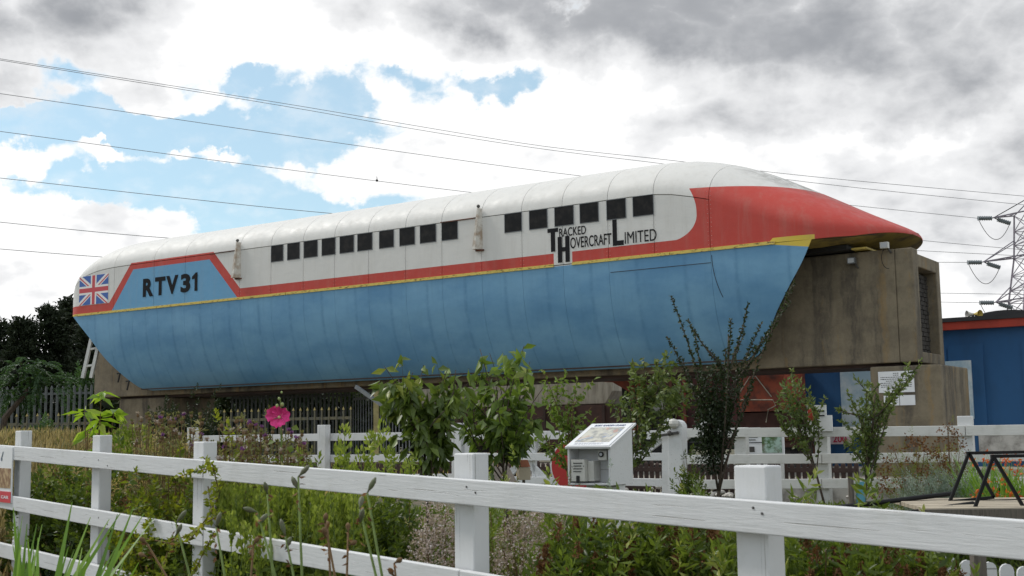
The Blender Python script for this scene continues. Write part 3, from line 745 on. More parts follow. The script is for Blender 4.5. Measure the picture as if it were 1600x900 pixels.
# back fence
def bline(x, Y=None): pass
BF = FPlane((6.04 * .85, 16.4 * .85), (-4.95 * .85, 23.5 * .85))
bfr = empty('garden_fence', BF(1508, 785), 'white post-and-rail fence right of the gate, running past the pier to the right edge', 'fence')
bfl = empty('garden_fence', BF(505, 760), 'white post-and-rail fence left of the gate, below the steel palings', 'fence')
def bpost(x, topy, wd, parent, off, mat, boty=None, nm='post'):
    P = BF(x, topy, off); A = Vector((P.x, P.y, 0)); z0 = gh(P.x, P.y) - .1
    m_ = MB(); c4 = [A + BF.d * (i * wd / 2) + BF.n * (j * .12 / 2) for i, j in ((-1, -1), (1, -1), (1, 1), (-1, 1))]
    m_.poly([Vector((q.x, q.y, z0)) - parent.location for q in c4] + [Vector((q.x, q.y, P.z)) - parent.location for q in c4], [(0, 3, 2, 1), (4, 5, 6, 7), (0, 1, 5, 4), (1, 2, 6, 5), (2, 3, 7, 6), (3, 0, 4, 7)])
    o_ = m_.build(nm, mat, parent); bm_ = bmesh.new(); bm_.from_mesh(o_.data); bmesh.ops.recalc_face_normals(bm_, faces=bm_.faces); bm_.to_mesh(o_.data); bm_.free()
    return bevel(o_, .006)
bpost(302, 668, .17, bfl, 0, MT['white_post']); bpost(506, 664, .17, bfl, 0, MT['white_post']); bpost(716, 661, .17, bfl, 0, MT['white_post'])
for y0, y1 in ((681, 674), (712.5, 709), (745, 740)):
    rail(302, y0, 505, (y0 + y1) / 2, .115, .04, .085, parent=bfl, plane=BF, mat=MT['white']); rail(506, (y0 + y1) / 2, 716, y1, .115, .04, .085, parent=bfl, plane=BF, mat=MT['white'])
for x, y in ((1158, 668), (1284, 662), (1508, 650), (1740, 640)): bpost(x, y, .155, bfr, 0, MT['white'] if x > 1500 else MT['white_old'])
for ya, yb, yc, yd in ((669.5, 667.5, 665, 661), (711, 709, 706, 701), (750, 748, 746, 744)):
    rail(1074, ya, 1284, yb, .115, .04, -.085, parent=bfr, plane=BF, mat=MT['white_old']); rail(1285, yb, 1508, yc, .115, .04, -.085, parent=bfr, plane=BF, mat=MT['white_old']); rail(1509, yc, 1740, yd, .115, .04, -.085, parent=bfr, plane=BF, mat=MT['white_old'])
def bbar(mb, x0, y0, x1, y1, wd, th, parent, off=0.):
    a = BF(x0, y0, off) - parent.location; b = BF(x1, y1, off) - parent.location; mb.bar(a, b, th, wd, (0, 0, 1) if abs(x1 - x0) > 3 else tuple(BF.d)); return mb
# hinge post
gp = empty('gate_post', BF(1060, 790), 'stout white hinge post with rounded head at the right end of the gate', 'gate post')
m_ = MB(); bbar(m_, 1060, 800, 1059, 668, .20, .16, gp); bevel(m_.build('shaft', MT['white'], gp), .01)
c_ = BF(1059, 668) - gp.location; MB().disc(c_, BF.n, .10, .14, 16).build('head', MT['white'], gp)
c_ = BF(1052, 662, -.1) - gp.location; MB().ball(c_, .075, 10, 6, (1, 1, .9)).build('finial', MT['plastic'], gp)
m_ = MB(); bbar(m_, 1065, 690, 1112, 652, .07, .04, gp, .25); m_.build('stay', MT['white_old'], gp)
# gate
gt = empty('crossing_gate', BF(880, 790), 'white railway crossing gate with crossed diagonal bracing and a red target disc', 'gate')
GT_ = MT['white']
def gpart(nm, x0, y0, x1, y1, wd, off=0., mat=None):
    m_ = MB(); bbar(m_, x0, y0, x1, y1, wd, .05, gt, off); return bevel(m_.build(nm, mat or GT_, gt), .004)
gpart('stile', 1043, 785, 1043, 664, .14); gpart('stile', 733, 785, 733, 668, .12)
gpart('bar', 740, 680, 1036, 679.5, .115); gpart('bar', 740, 714, 1036, 713.5, .10); gpart('bar', 740, 749, 1036, 754, .10)
gpart('brace', 1036, 684, 905, 782, .10, .052); gpart('brace', 790, 684, 870, 770, .10, .052); gpart('brace', 852, 684, 770, 768, .10, .104)
gpart('upright', 835, 768, 835, 684, .06, .052)
c_ = BF(1043, 662) - gt.location; MB().disc(c_, BF.n, .07, .05, 16).build('stile_head', GT_, gt)
m_ = MB(); bbar(m_, 1024, 682, 1060, 676, .035, .02, gt, -.10); hs = m_.build('hinge', MT['iron'], gt)
c_ = BF(1046, 677, -.12) - gt.location; MB().ball(c_, .035).build('pivot', MT['iron'], hs)
c_ = BF(896, 728, -.08) - gt.location; MB().disc(c_, BF.n, .34, .02, 40).build('target_disc', MT['redpaint'], gt)
c2_ = BF(896, 728, -.07) - gt.location; MB().disc(c2_, BF.n, .365, .015, 40).build('disc_rim', GT_, gt)

# low dark picket fence behind the white one, and whitewashed kerb
pk = empty('dark_picket_fence', BF(900, 775, 1.0), 'low dark brown picket fence behind the white gate', 'fence')
m_ = MB(); k = 0
for i in range(150):
    q = BF(1338 - 8 * 0, 770, 1.0) - BF.d * 0
a0 = BF(1340, 770, 1.0); a1 = BF(485, 770, 1.0); Ln = (a1 - a0).length; ng = int(Ln / .085)
for i in range(ng):
    q = a0.lerp(a1, i / ng); q.z = gh(q.x, q.y); h_ = .46 + .02 * math.sin(i * 1.7)
    p_ = q - pk.location; dd = BF.d * .028; nn = BF.n * .01
    m_.poly([p_ - dd - nn, p_ + dd - nn, p_ + dd + nn, p_ - dd + nn] + [v_ + Vector((0, 0, h_)) for v_ in (p_ - dd - nn, p_ + dd - nn, p_ + dd + nn, p_ - dd + nn)] + [p_ + Vector((0, 0, h_ + .04))],
            [(0, 1, 5, 4), (1, 2, 6, 5), (2, 3, 7, 6), (3, 0, 4, 7), (4, 5, 8), (5, 6, 8), (6, 7, 8), (7, 4, 8)])
tag(m_.build('pale', MT['brown'], pk), kind='stuff')
for h_ in (.14, .38):
    MB().bar(a0 - pk.location + Vector((0, 0, gh(a0.x, a0.y) - a0.z + h_)), a1 - pk.location + Vector((0, 0, gh(a1.x, a1.y) - a1.z + h_)), .03, .06).build('rail', MT['brown'], pk)
pb = MB(); r2 = random.Random(3)
for i in range(260):
    x = r2.uniform(560, 1340); q = BF(x, 760, r2.uniform(.3, .9)); q.z = gh(q.x, q.y) + .06 + (.12 * r2.random() if r2.random() < .3 else 0); pb.ball(q, r2.uniform(.025, .06), 6, 4, (1, 1, .7))
tag(pb.build('pebbles', MT['pebble']), 'pale rounded stones lying along the foot of the white gate', 'pebbles', kind='stuff')
kb = tag(bevel(MB().build('x', MT['kerb']) if False else (lambda a, b: MB().bar(a, b, .22, .30).build('low_wall', MT['kerb']))(BF(1200, 769, .45), BF(1470, 771, .45)), .015), 'low whitewashed concrete wall behind the fence at the foot of the pier', 'wall')
sheet('gravel_path', ((BF(1150, 785, -.5), BF(1700, 785, -.5)), (BF(1150, 785, -2.6), BF(1700, 785, -2.6))), MT['gravel'])
sheet('gravel_yard', ((cw(-22, -4.2, 0), cw(9, -2.5, 0)), (cw(-22, 9, 0), cw(16, 9, 0))), MT['gravel'], dz=.02)
#MARK2
# ------------------------------------------------------------------ buildings and rolling stock behind the beam
BO = 6.5
def bpt(x, y, off=BO): s, z = side(x, y, off); return s, z
bs0, _ = bpt(1253, 600); bs1, _ = bpt(1720, 600); _, zf0 = bpt(1480, 504.5); _, zf1 = bpt(1480, 516.5)
blg = empty('blue_shed', cw(bs0, BO, gz), 'long blue boarded shed with an orange-red fascia behind the pier', 'shed', -PHI)
Lb = bs1 - bs0
MB().box((0, 0, -.4), (Lb, 4.2, zf1 - gz + .1)).build('wall', MT['blueb'], blg)
MB().box((-.12, -.16, zf1 - gz), (Lb + .1, -.003, zf0 - gz)).build('fascia', MT['fascia'], blg)
MB().box((-.16, -.20, zf0 - gz + .003), (Lb + .1, 4.3, zf0 - gz + .09)).build('roof', MT['felt'], blg)
xb = [bpt(x, 600)[0] - bs0 for x in (1256, 1318, 1400, 1483, 1541, 1598, 1660)]
for i in range(len(xb) - 1):
    if i == 4: continue
    MB().box((xb[i] + .02, -.028, -.2), (xb[i + 1] - .02, -.001, zf1 - gz - (.33 if i % 2 else .42))).build('wall_panel', MT['blueb'], blg)
def sky_mural():
    m, n, p, o = newmat('faded_mural_print'); c = n.obj(); s, y, z = n.sep(c)
    f = n.ss(n.noise(c, 2.2, 6, .65), .4, .65); col = n.mix(f, (.30, .42, .50), (.52, .58, .60)); col = n.mix(n.ss(z, 1.0, .85), col, (.17, .22, .08))
    n.put(p.inputs['Base Color'], col); p.inputs['Roughness'].default_value = .5; return m
SM = sky_mural()
for (x0, x1, y0, y1) in ((1318, 1366, 573, 672), (1483, 1518, 563, 655)):
    a = bpt(x0, y1); b = bpt(x1, y0); mb = MB().box((a[0] - bs0, -.07, a[1] - gz), (b[0] - bs0, -.03, b[1] - gz)).build('mural_board', SM, blg)
a = bpt(1532, 708); b = bpt(1720, 672); MB().box((a[0] - bs0, -.09, a[1] - gz), (b[0] - bs0, -.05, b[1] - gz + .1)).build('white_board', MT['kerb'], blg)
a = bpt(1298, 694); b = bpt(1331, 677); nb = MB().box((a[0] - bs0, -.06, a[1] - gz), (b[0] - bs0, -.031, b[1] - gz)).build('number_board', plain('pinkish_board', (.72, .58, .60), .5, .1), blg)
put_text('digits', '200', (a[0] - bs0 + .08, -.06, a[1] - gz + .04), (.32, 0, 0), (0, 0, b[1] - a[1] - .08), plain('crimson_paint', (.5, .02, .07), .5, .1), nb, .02)
# arched cover and horn speakers on the roof
s0, _ = bpt(1497, 500); s1, z1 = bpt(1590, 489)
cv = empty('arched_canopy', cw((s0 + s1) / 2 + .1, BO + 1.2, zf0 + .09), 'low black arched canopy lying on the roof of the blue shed', 'canopy', -PHI)
m_ = MB(); hw = (s1 - s0) / 2 + .1; P = []; 
for i in range(13):
    an = math.pi * i / 12; P.append((-hw * math.cos(an), .22 * math.sin(an) ** .8))
Vv = [Vector((x, y, z)) for y in (0, 1.2) for x, z in P]; m_.poly(Vv, [(i, i + 1, 14 + i, 13 + i) for i in range(12)] + [tuple(range(12, -1, -1)), tuple(range(13, 26))]); m_.build('hood', MT['felt'], cv)
def horn(x, y, lab, mat, rz):
    s, z = bpt(x, y, BO + .3); t = empty('horn_speaker', cw(s, BO + .3, zf0 + .09), lab, 'loudspeaker', -PHI + rz)
    m_ = MB(); m_.tube([(0, .12, .09), (0, .04, .09), (0, -.04, .09), (0, -.09, .09)], [.02, .03, .055, .085], 12, False); m_.build('horn', mat, t)
    MB().tube([(0, .11, .09), (0, .2, .09)], .035, 8).build('driver', MT['iron'], t); MB().box((-.02, .1, 0), (.02, .14, .08)).build('bracket', MT['iron'], t)
horn(1517, 497, 'pale grey horn loudspeaker on the shed roof, pointing left', MT['plastic'], R(-50)); horn(1527, 496, 'yellow horn loudspeaker on the shed roof, right of the grey one', MT['rail_yel'], R(60))

# red and maroon wagon
WO = 5.2
ws0 = bpt(950, 600, WO)[0]; ws1 = bpt(1250, 600, WO)[0]; zr_ = gz + .0
wg = empty('rusty_wagon', cw(ws0, WO, gz), 'rust-red railway wagon with a maroon body standing behind the saplings under the beam', 'wagon', -PHI)
def wx(x): return bpt(x, 600, WO)[0] - ws0
def wz(x, y): return bpt(x, y, WO)[1] - gz
zt = wz(1180, 570)
MB().box((wx(1000), 0, .95), (wx(1150), 2.2, zt - .05)).build('body', plain('maroon_paint', (.11, .03, .03), .65, .3, 4, (.05, .02, .018)), wg)
rp = MB().box((wx(1152), -.02, wz(1180, 643)), (wx(1226), 2.2, zt)).build('cabin', MT['redtin'], wg)
MB().box((wx(1130), .05, .5), (wx(1252), 2.1, wz(1180, 645))).build('lower_body', plain('brown_red_paint', (.10, .04, .03), .7, .3, 5), wg)
pt_ = MB()
for pts in (((1158, 612), (1178, 582), (1206, 620)), ((1178, 582), (1224, 582)), ((1158, 625), (1208, 625), (1212, 634), (1200, 640), (1196, 660))):
    pt_.tube([(wx(x), -.05, wz(x, y)) for x, y in pts], .014, 5)
pt_.build('pipework', MT['beige'], wg)
MB().box((wx(952), -.25, wz(960, 597)), (wx(1000), 2.2, wz(960, 589))).poly([(wx(962), -.2, wz(960, 597)), (wx(990), -.2, wz(960, 597)), (wx(990), -.2, wz(960, 614)), (wx(962), 2, wz(960, 597)), (wx(990), 2, wz(960, 597)), (wx(990), 2, wz(960, 614))], [(0, 2, 1), (3, 4, 5), (0, 1, 4, 3), (1, 2, 5, 4), (2, 0, 3, 5)]).build('canopy', MT['redtin'], wg)
MB().box((wx(986), -.04, .5), (wx(1000), .12, wz(960, 597))).build('door_pillar', MT['redtin'], wg)
MB().box((wx(962), .3, .9), (wx(1060), 2.1, zt - .2)).build('interior_shade', MT['black'], wg)  # solid black block standing in for the shade inside the wagon
MB().box((wx(940), .1, .46), (wx(1255), 2.1, .62)).build('underframe', MT['black'], wg)
for k in range(7): MB().box((wx(1004 + k * 21), -.03, .98), (wx(1004 + k * 21) + .07, -.001, zt - .08)).build('stanchion', MT['redtin'] if k % 3 == 0 else MT['rust'], wg)
MB().tube([(wx(1150), -.12, .75), (wx(1250), -.12, .75)], .12, 12).build('air_tank', MT['rust'], wg)
def wheel(parent, x, y, r=.42):
    wl = MB().disc((x, y, r), (0, 1, 0), r, .1, 24).build('wheel', MT['iron'], parent); MB().disc((x, y - .03, r), (0, 1, 0), r * 1.08, .03, 24).build('flange', MT['rust'], wl)
    MB().disc((x, y - .08, r), (0, 1, 0), .09, .08, 10).build('axle_box', MT['black'], wl)
for x in (985, 1040, 1180, 1230): wheel(wg, wx(x), .35)
bkt = MB().tube([(0, 0, 0), (0, 0, .02), (0, 0, .30)], [.16, .17, .21], 16); bo_ = bkt.build('plastic_tub', MT['plastic'])
s_, z_ = bpt(1027, 640, WO - .3); bo_.location = cw(s_, WO - .3, z_ - .05); tag(bo_, 'pale plastic tub among the leaves in front of the dark wagon', 'tub')
MB().box((-.3, -.3, -1.0), (.3, .3, -.01)).build('x', MT['black']).name = 'crate'
cr_ = bpy.data.objects['crate']; cr_.location = cw(s_, WO - .3, z_ - .05); cr_.rotation_euler = (0, 0, -PHI); tag(cr_, 'dark crate under the pale tub in front of the wagon', 'crate')

# spare pale concrete beam lying on a brown flat wagon
FO = 8.0
fs0 = bpt(660, 600, FO)[0]; fs1 = bpt(962, 600, FO)[0]
fw_ = empty('flat_wagon', cw(fs0, FO, gz), 'dark brown flat wagon carrying a long pale concrete slab, behind the two cherry saplings', 'wagon', -PHI)
def fz(x, y): return bpt(x, y, FO)[1] - gz
zdk = fz(830, 634)
MB().box((.3, 0, .55), (fs1 - fs0 + .2, 2.0, zdk - .02)).build('deck', plain('dark_red_brown', (.07, .03, .022), .75, .4, 3), fw_)
MB().box((.3, .2, .35), (fs1 - fs0 + .2, 1.8, .54)).build('underframe', MT['black'], fw_)
for k in range(9): MB().box((.5 + k * .95, -.03, .58), (.58 + k * .95, -.002, zdk - .05)).build('stanchion', MT['brown'], fw_)
for x in (1.2, 3.0, 6.0, 7.8): wheel(fw_, x, .2, .38)
sb = MB(); L_ = fs1 - fs0
sb.poly([(0, 0, 0), (L_ - .25, 0, 0), (L_, 0, .35), (L_, 0, .95), (0, 0, .95), (0, 1.2, 0), (L_ - .25, 1.2, 0), (L_, 1.2, .35), (L_, 1.2, .95), (0, 1.2, .95)], [(0, 1, 2, 3, 4), (9, 8, 7, 6, 5), (0, 5, 6, 1), (1, 6, 7, 2), (2, 7, 8, 3), (3, 8, 9, 4), (4, 9, 5, 0)])
so_ = sb.build('concrete_slab', MT['beige']); so_.location = cw(fs0 - .2, FO + .2, zdk + gz); so_.rotation_euler = (0, 0, -PHI); bevel(so_, .02)
tag(so_, 'long pale concrete slab lying on the brown flat wagon under the beam', 'concrete slab')

# noticeboards behind the right-hand fence
def board(x0, y0, x1, y1, off, lab, pic):
    P = BF(x0, y1, off); Q = BF(x1, y0, off); t = empty('notice_board', (P.x, P.y, gh(P.x, P.y)), lab, 'notice board', math.atan2(BF.d.y, BF.d.x) if BF.d.x > 0 else math.atan2(-BF.d.y, -BF.d.x))
    W_ = (Q - P).xy.length; z0 = P.z - t.location.z; z1 = Q.z - t.location.z
    MB().box((0, 0, z0), (W_, .02, z1)).build('panel', MT['paper'], t)
    for x in (.03, W_ - .07): MB().box((x, .021, 0), (x + .04, .06, z1)).build('leg', MT['white_old'], t)
    if pic:
        m, n, p, o = newmat('garden_photo_print'); c = n.obj(); q = n.noise(c, 9, 6, .7); r_ = n.noise(c, 5, 3, .5)
        n.put(p.inputs['Base Color'], n.mix(n.ss(q, .4, .6), n.mix(n.ss(r_, .45, .6), (.05, .12, .03), (.12, .10, .06)), (.35, .48, .42))); p.inputs['Roughness'].default_value = .3
        MB().box((.03, -.006, z0 + .02), (W_ - .03, -.001, z1 - .04)).build('picture', m, t)
    else:
        m_ = MB()
        for k in range(5):
            zz = z1 - .06 - k * .035; m_.box((.05, -.004, zz), (.05 + rng.uniform(.2, .32), -.001, zz + .010))
        m_.build('print', MT['ink'], t); m_ = MB(); m_.box((.05, -.004, z0 + .03), (W_ * .45, -.001, z0 + .10)).box((W_ * .5, -.004, z0 + .03), (W_ * .75, -.001, z0 + .10)); m_.build('photos', MT['iron'], t)
board(1152, 668, 1187, 710, .7, 'white printed notice board behind the fence, left of the garden picture', False)
board(1188, 668, 1224, 710, .7, 'garden picture board in a white frame behind the fence, right of the printed board', True)
t_ = BF(1276, 646, -.12); nb = tag(MB().box((-.12, -.01, -.10), (.12, .01, .10)).build('small_sign', MT['paper']), 'small white and red sign fixed above the fence post beside the blue shed', 'sign'); nb.location = t_; nb.rotation_euler = (0, 0, -R(33))
MB().box((-.105, -.014, -.085), (-.02, -.0105, .085)).build('red_field', MT['fascia'], nb); MB().box((.0, -.014, .02), (.10, -.0105, .035)).box((.0, -.014, -.035), (.10, -.0105, -.02)).build('print', MT['ink'], nb)
t_ = BF(1284, 662, -.12); nb2 = tag(MB().box((-.15, -.01, -.09), (.13, .01, .10)).build('notice', MT['paper']), 'plain white notice on the top of the fence post, below the red and white sign', 'notice'); nb2.location = t_; nb2.rotation_euler = (0, 0, -R(33))

MT['dullyel'] = plain('dull_yellow_bars', (.15, .135, .08), .7, .4, 4, (.07, .075, .07)); MT['tipyel'] = plain('worn_yellow_tip', (.34, .27, .09), .7, .4); MT['steel_backlit'] = plain('backlit_galvanised_steel', (.085, .095, .095), .6, .3, metal=.2)  # last one: galvanised palisade steel, its backlit darkness put into the colour
# ------------------------------------------------------------------ steel palings
def paling(name, pa, pb, n_, h0, wd, label, mat, tip=None, railh=(.2, .9), r=None):
    a = Vector(pa); b = Vector(pb); d_ = (b - a); root = empty(name, a, label, 'fence', math.atan2(d_.y, d_.x)); Ln = d_.xy.length
    pm = None
    for i in range(n_):
        x = Ln * i / (n_ - 1); 
        if pm is None:
            o_ = MB().poly([(-wd / 2, 0, 0), (0, -wd * .3, 0), (wd / 2, 0, 0), (-wd / 2, 0, h0 - .08), (0, -wd * .3, h0 - .05), (wd / 2, 0, h0 - .08), (0, 0, h0)] if not r else
                          [(-r, -r, 0), (r, -r, 0), (r, r, 0), (-r, r, 0), (-r, -r, h0), (r, -r, h0), (r, r, h0), (-r, r, h0)],
                          [(0, 1, 4, 3), (1, 2, 5, 4), (3, 4, 6), (4, 5, 6), (2, 0, 3, 5), (5, 3, 6)] if not r else [(0, 1, 5, 4), (1, 2, 6, 5), (2, 3, 7, 6), (3, 0, 4, 7), (4, 5, 6, 7)]).build('pale', mat, root)
            pm = o_.data
        else:
            o_ = link(bpy.data.objects.new('pale', pm), root)
        o_.location = (x, 0, 0)
        if tip is not None:
            if i == 0: tipm = MB().poly([(-.022, -.022, h0), (.022, -.022, h0), (.022, .022, h0), (-.022, .022, h0), (0, 0, h0 + .07)], [(0, 1, 4), (1, 2, 4), (2, 3, 4), (3, 0, 4), (3, 2, 1, 0)]).build('spike', tip, o_).data
            else: link(bpy.data.objects.new('spike', tipm), o_)
    for k in railh: MB().box((0, .01, h0 * k - .03), (Ln, .05, h0 * k + .03)).build('rail', mat, root)
    return root
def gpt(x, Y): q = at(x, 690, Y); return (q.x, q.y, gh(q.x, q.y))
def htop(x, y, Y): q = at(x, y, Y); return q.z - gh(q.x, q.y)
paling('palisade_fence', gpt(362, 33), gpt(546, 32), 30, htop(450, 607, 32.5), .065, 'grey steel palisade fence behind the pink hollyhock, under the middle of the beam', MT['steel_backlit'])
paling('palisade_gate', gpt(552, 32), gpt(640, 27), 20, htop(600, 604, 29), .06, 'grey steel palisade gate leaf standing at an angle left of the cherry sapling', MT['steel_grey'])
paling('palisade_fence', gpt(-60, 34), gpt(141, 33), 24, htop(60, 601, 33), .085, 'grey steel palisade fence at the far left behind the feathery tree', MT['steel_backlit'])
paling('spiked_railing', gpt(350, 27), gpt(548, 26), 19, htop(450, 642, 26.5), .1, 'low railing of thin bars with yellow spiked tops behind the hollyhock', MT['dullyel'], MT['tipyel'], (.12, .88), .013)
paling('spiked_railing', gpt(-40, 27), gpt(140, 26.5), 12, htop(60, 650, 26.5), .1, 'low railing of thin bars with yellow spiked tops at the far left edge', MT['dullyel'], MT['tipyel'], (.12, .88), .013)
yp = tag(MB().box((-.06, -.06, 0), (.06, .06, htop(588, 604, 28) + .1)).build('yellow_post', plain('pale_faded_yellow', (.42, .36, .16), .7, .4)), 'pale yellow square post beside the steel palisade gate', 'post'); yp.location = gpt(588, 28.4)
st_ = MB().bar(Vector(at(556, 604, 27.4)), Vector(at(624, 652, 26.6)), .06, .08).build('gate_stay', MT['steel_grey']); tag(st_, 'diagonal steel bar leaning across the palisade gate', 'bar')

# white timber ladder frame at the tail
q0 = at(133, 582, 33); q1 = at(149, 528, 33)
ld = empty('timber_brace', q0, 'pale weathered boards leaning against the tail end of the concrete beam', 'boards')
for off in (-.06, .17): MB().bar(Vector((off, 0, -.15)), q1 - q0 + Vector((off, 0, .2)), .12, .08).build('board', MT['white_old'], ld)
for k in (1, 4): p_ = (q1 - q0) * (k / 6); MB().bar(p_ + Vector((-.08, 0, 0)), p_ + Vector((.2, 0, .05)), .1, .05).build('cross_board', MT['white_old'], ld)
# house beyond the palings
hs = empty('small_house', gpt(95, 60), 'small pale house with a grey roof beyond the palisade fence at far left', 'house', R(15))
MB().box((-2.6, -2, 0), (2.6, 2, htop(95, 600, 60) - .1)).build('wall', MT['housewall'], hs)
hz_ = htop(95, 600, 60) - .1
rf = MB().poly([(-2.9, -2.3, hz_), (2.9, -2.3, hz_), (2.9, 2.3, hz_), (-2.9, 2.3, hz_), (-2.9, 0, hz_ + 1.0), (2.9, 0, hz_ + 1.0)], [(0, 1, 5, 4), (2, 3, 4, 5), (1, 2, 5), (3, 0, 4)]).build('roof', MT['slate'], hs)
for x in (-1.6, 0, 1.6):
    wn_ = MB().box((x - .35, -2.03, .9), (x + .35, -2.003, 1.8)).build('window', MT['black'], hs); MB().box((x - .41, -2.05, .84), (x + .41, -2.031, .9)).build('sill', MT['paper'], wn_)

# ------------------------------------------------------------------ pylon and power lines
PY = 130.; pk_ = PY / FPX
pq = at(1618, 680, PY); pb_ = Vector((pq.x, pq.y, gh(pq.x, pq.y)))
py = empty('lattice_pylon', pb_, 'steel lattice electricity pylon at the right edge against the clouds', 'pylon')
def pl(x, y, dy=0.): q = at(x, y, PY + dy); return q - pb_
def hwid(y): return ip(y, [280, 400, 470, 500, 700], [24, 24, 30, 34, 64])
lv = [333, 358, 380, 401, 428, 450, 471, 500, 535, 575, 620, 690]
def corner(y, i):
    sx, sy = ((-1, -1), (1, -1), (1, 1), (-1, 1))[i]; h_ = hwid(y) * pk_; b_ = pl(1618, y); return Vector((b_.x + sx * h_, sy * h_, b_.z))
for i in range(4):
    MB().tube([corner(y, i) for y in lv], .10, 4).build('leg', MT['pylon'], py)
apx = pl(1618, 303)
br = MB()
for i in range(4):
    for a, b in zip(lv, lv[1:]):
        br.bar(corner(a, i), corner(b, (i + 1) % 4), .06, .06); br.bar(corner(b, i), corner(a, (i + 1) % 4), .06, .06); br.bar(corner(b, i), corner(b, (i + 1) % 4), .07, .07)
    br.bar(corner(333, i), apx, .09, .09)
br.build('bracing', MT['pylon'], py)
def pylon_arm(tx, ty, ry, uy):
    for sg in (-1, 1):
        f_ = lambda x: 1618 + sg * (1618 - x)
        tip = pl(f_(tx), ty)
        m_ = MB()
        for i in ((0, 3) if sg < 0 else (1, 2)):
            m_.bar(corner(ry, i), tip, .13, .13); m_.bar(corner(uy, i) if uy > 330 else apx, tip, .09, .09)
        for t_ in (.3, .6):
            a_ = corner(ry, 0 if sg < 0 else 1).lerp(tip, t_); b_ = corner(ry, 3 if sg < 0 else 2).lerp(tip, t_); m_.bar(a_, b_, .1, .1)
        arm = m_.build('arm', MT['pylon'], py)
        e1 = pl(f_(tx - 4), ty + 1); e2 = pl(f_(tx - 25), ty + 1)
        ribs = lambda a, b: MB().tube([a.lerp(b, k / 12) for k in range(13)], [.18 if k % 2 else .27 for k in range(13)], 8)
        ribs(e1, e2).build('insulator', MT['ceramic'], arm)
        g1 = pl(f_(tx + 6), ty + 3); g2 = pl(f_(tx + 25), ty + 9); ribs(g1, g2).build('insulator', MT['ceramic'], arm)
        m_ = MB(); m_.tube([e2.lerp(g2, k / 12) + Vector((0, 0, -2.05 * (1 - (2 * k / 12 - 1) ** 2))) for k in range(13)], .035, 4); m_.bar(tip, e1, .1, .1).bar(tip, g1, .1, .1); m_.build('jumper', MT['iron'], arm)
pylon_arm(1553, 340, 333, 305); pylon_arm(1537, 409, 400, 372); pylon_arm(1556, 472, 468, 444)
WM = plain('dark_cable', (.24, .24, .25), .6, .2)
def wire(pts, lab, Y0=62, Y1=130):
    P = [at(x, y, Y0 + (Y1 - Y0) * (x / 1600)) for x, y in pts]
    Q = []
    for i in range(len(P) - 1):
        for k in range(6): Q.append(P[i].lerp(P[i + 1], k / 6))
    Q.append(P[-1])
    # smooth the kinks
    for _ in range(6): Q = [Q[0]] + [(Q[i - 1] + Q[i] * 2 + Q[i + 1]) / 4 for i in range(1, len(Q) - 1)] + [Q[-1]]
    r0 = .014; base = Q[0].copy()
    o_ = MB().tube([q - base for q in Q], [r0 + .013 * i / len(Q) for i in range(len(Q))], 4).build('power_line', WM); o_.location = base
    tag(o_, lab, 'power line', 'power lines crossing the sky')
wire([(-60, 82), (0, 92), (455, 163), (640, 195), (850, 230), (1040, 249), (1250, 275), (1640, 310)], 'topmost power line, entering at upper left and passing above the nose')
wire([(-60, 84), (0, 94), (455, 167), (640, 201), (850, 234), (1040, 256), (1300, 290), (1640, 324)], 'power line running just below and close to the topmost one')
wire([(-60, 138), (0, 146), (300, 190), (560, 228), (895, 275), (1370, 325), (1528, 341)], 'third power line from the top, ending at the upper pylon insulator')
wire([(-60, 198), (0, 205), (300, 246), (590, 283), (730, 300), (1000, 332), (1440, 376), (1640, 394)], 'power line on which a small dark bird is passing, above the windows')
wire([(-60, 272), (0, 278), (250, 306), (510, 334), (900, 362), (1440, 392), (1640, 402)], 'power line that meets the roof above the first windows')
wire([(-60, 341), (0, 347), (240, 372), (700, 398), (1300, 409), (1511, 410)], 'power line reaching the roof at the tail, second lowest at the left edge')
wire([(-60, 384), (0, 389), (170, 403), (700, 435), (1300, 456), (1480, 458), (1640, 461)], 'lowest power line at the left edge, ending behind the tail')
wire([(900, 450), (1200, 466), (1470, 472), (1530, 473)], 'lowest power line at the right, ending at the bottom pylon insulator')
bq = at(589, 282, 80); bd = empty('bird', bq, 'tiny dark bird in flight by the power line above the windows', 'bird')
MB().ball((0, 0, 0), .09, 8, 5, (1, 2.2, .9)).build('body', MT['black'], bd)
for sg in (-1, 1): MB().poly([(0, -.08, .02), (sg * .07, .02, .32), (sg * .05, .16, .30), (0, .1, .02), (0, -.07, .0), (sg * .07, .02, .31), (sg * .05, .16, .29), (0, .1, 0)], [(0, 1, 2, 3), (7, 6, 5, 4), (0, 4, 5, 1), (2, 6, 7, 3)]).build('wing', MT['black'], bd)

# ------------------------------------------------------------------ information kiosk
KA = R(-30)
kq = at(953, 698, 9.6); kx = Vector((math.cos(KA), math.sin(KA), 0)); ky = Vector((-math.sin(KA), math.cos(KA), 0))
kb_ = empty('information_box', (kq.x, kq.y, gh(kq.x, kq.y)), 'white timber information box on a post with a sloping picture panel on top', 'information stand', KA)
kz = kq.z - kb_.location.z; wK = .375; dK = .42; zb = kz - .30; rise = .155
def kb_part(nm, a, b, mat=None, par=kb_): return bevel(MB().box(a, b).build(nm, mat or MT['white'], par), .003)
def wedge(x0, x1): return MB().poly([(x0, 0, zb), (x1, 0, zb), (x1, dK, zb), (x0, dK, zb), (x0, 0, kz - .01), (x1, 0, kz - .01), (x1, dK, kz + rise - .01), (x0, dK, kz + rise - .01)], [(0, 3, 2, 1), (4, 5, 6, 7), (0, 1, 5, 4), (1, 2, 6, 5), (2, 3, 7, 6), (3, 0, 4, 7)])
wedge(-wK, -wK + .016).build('side_board', MT['white'], kb_); wedge(-.016, 0).build('side_board', MT['white'], kb_)
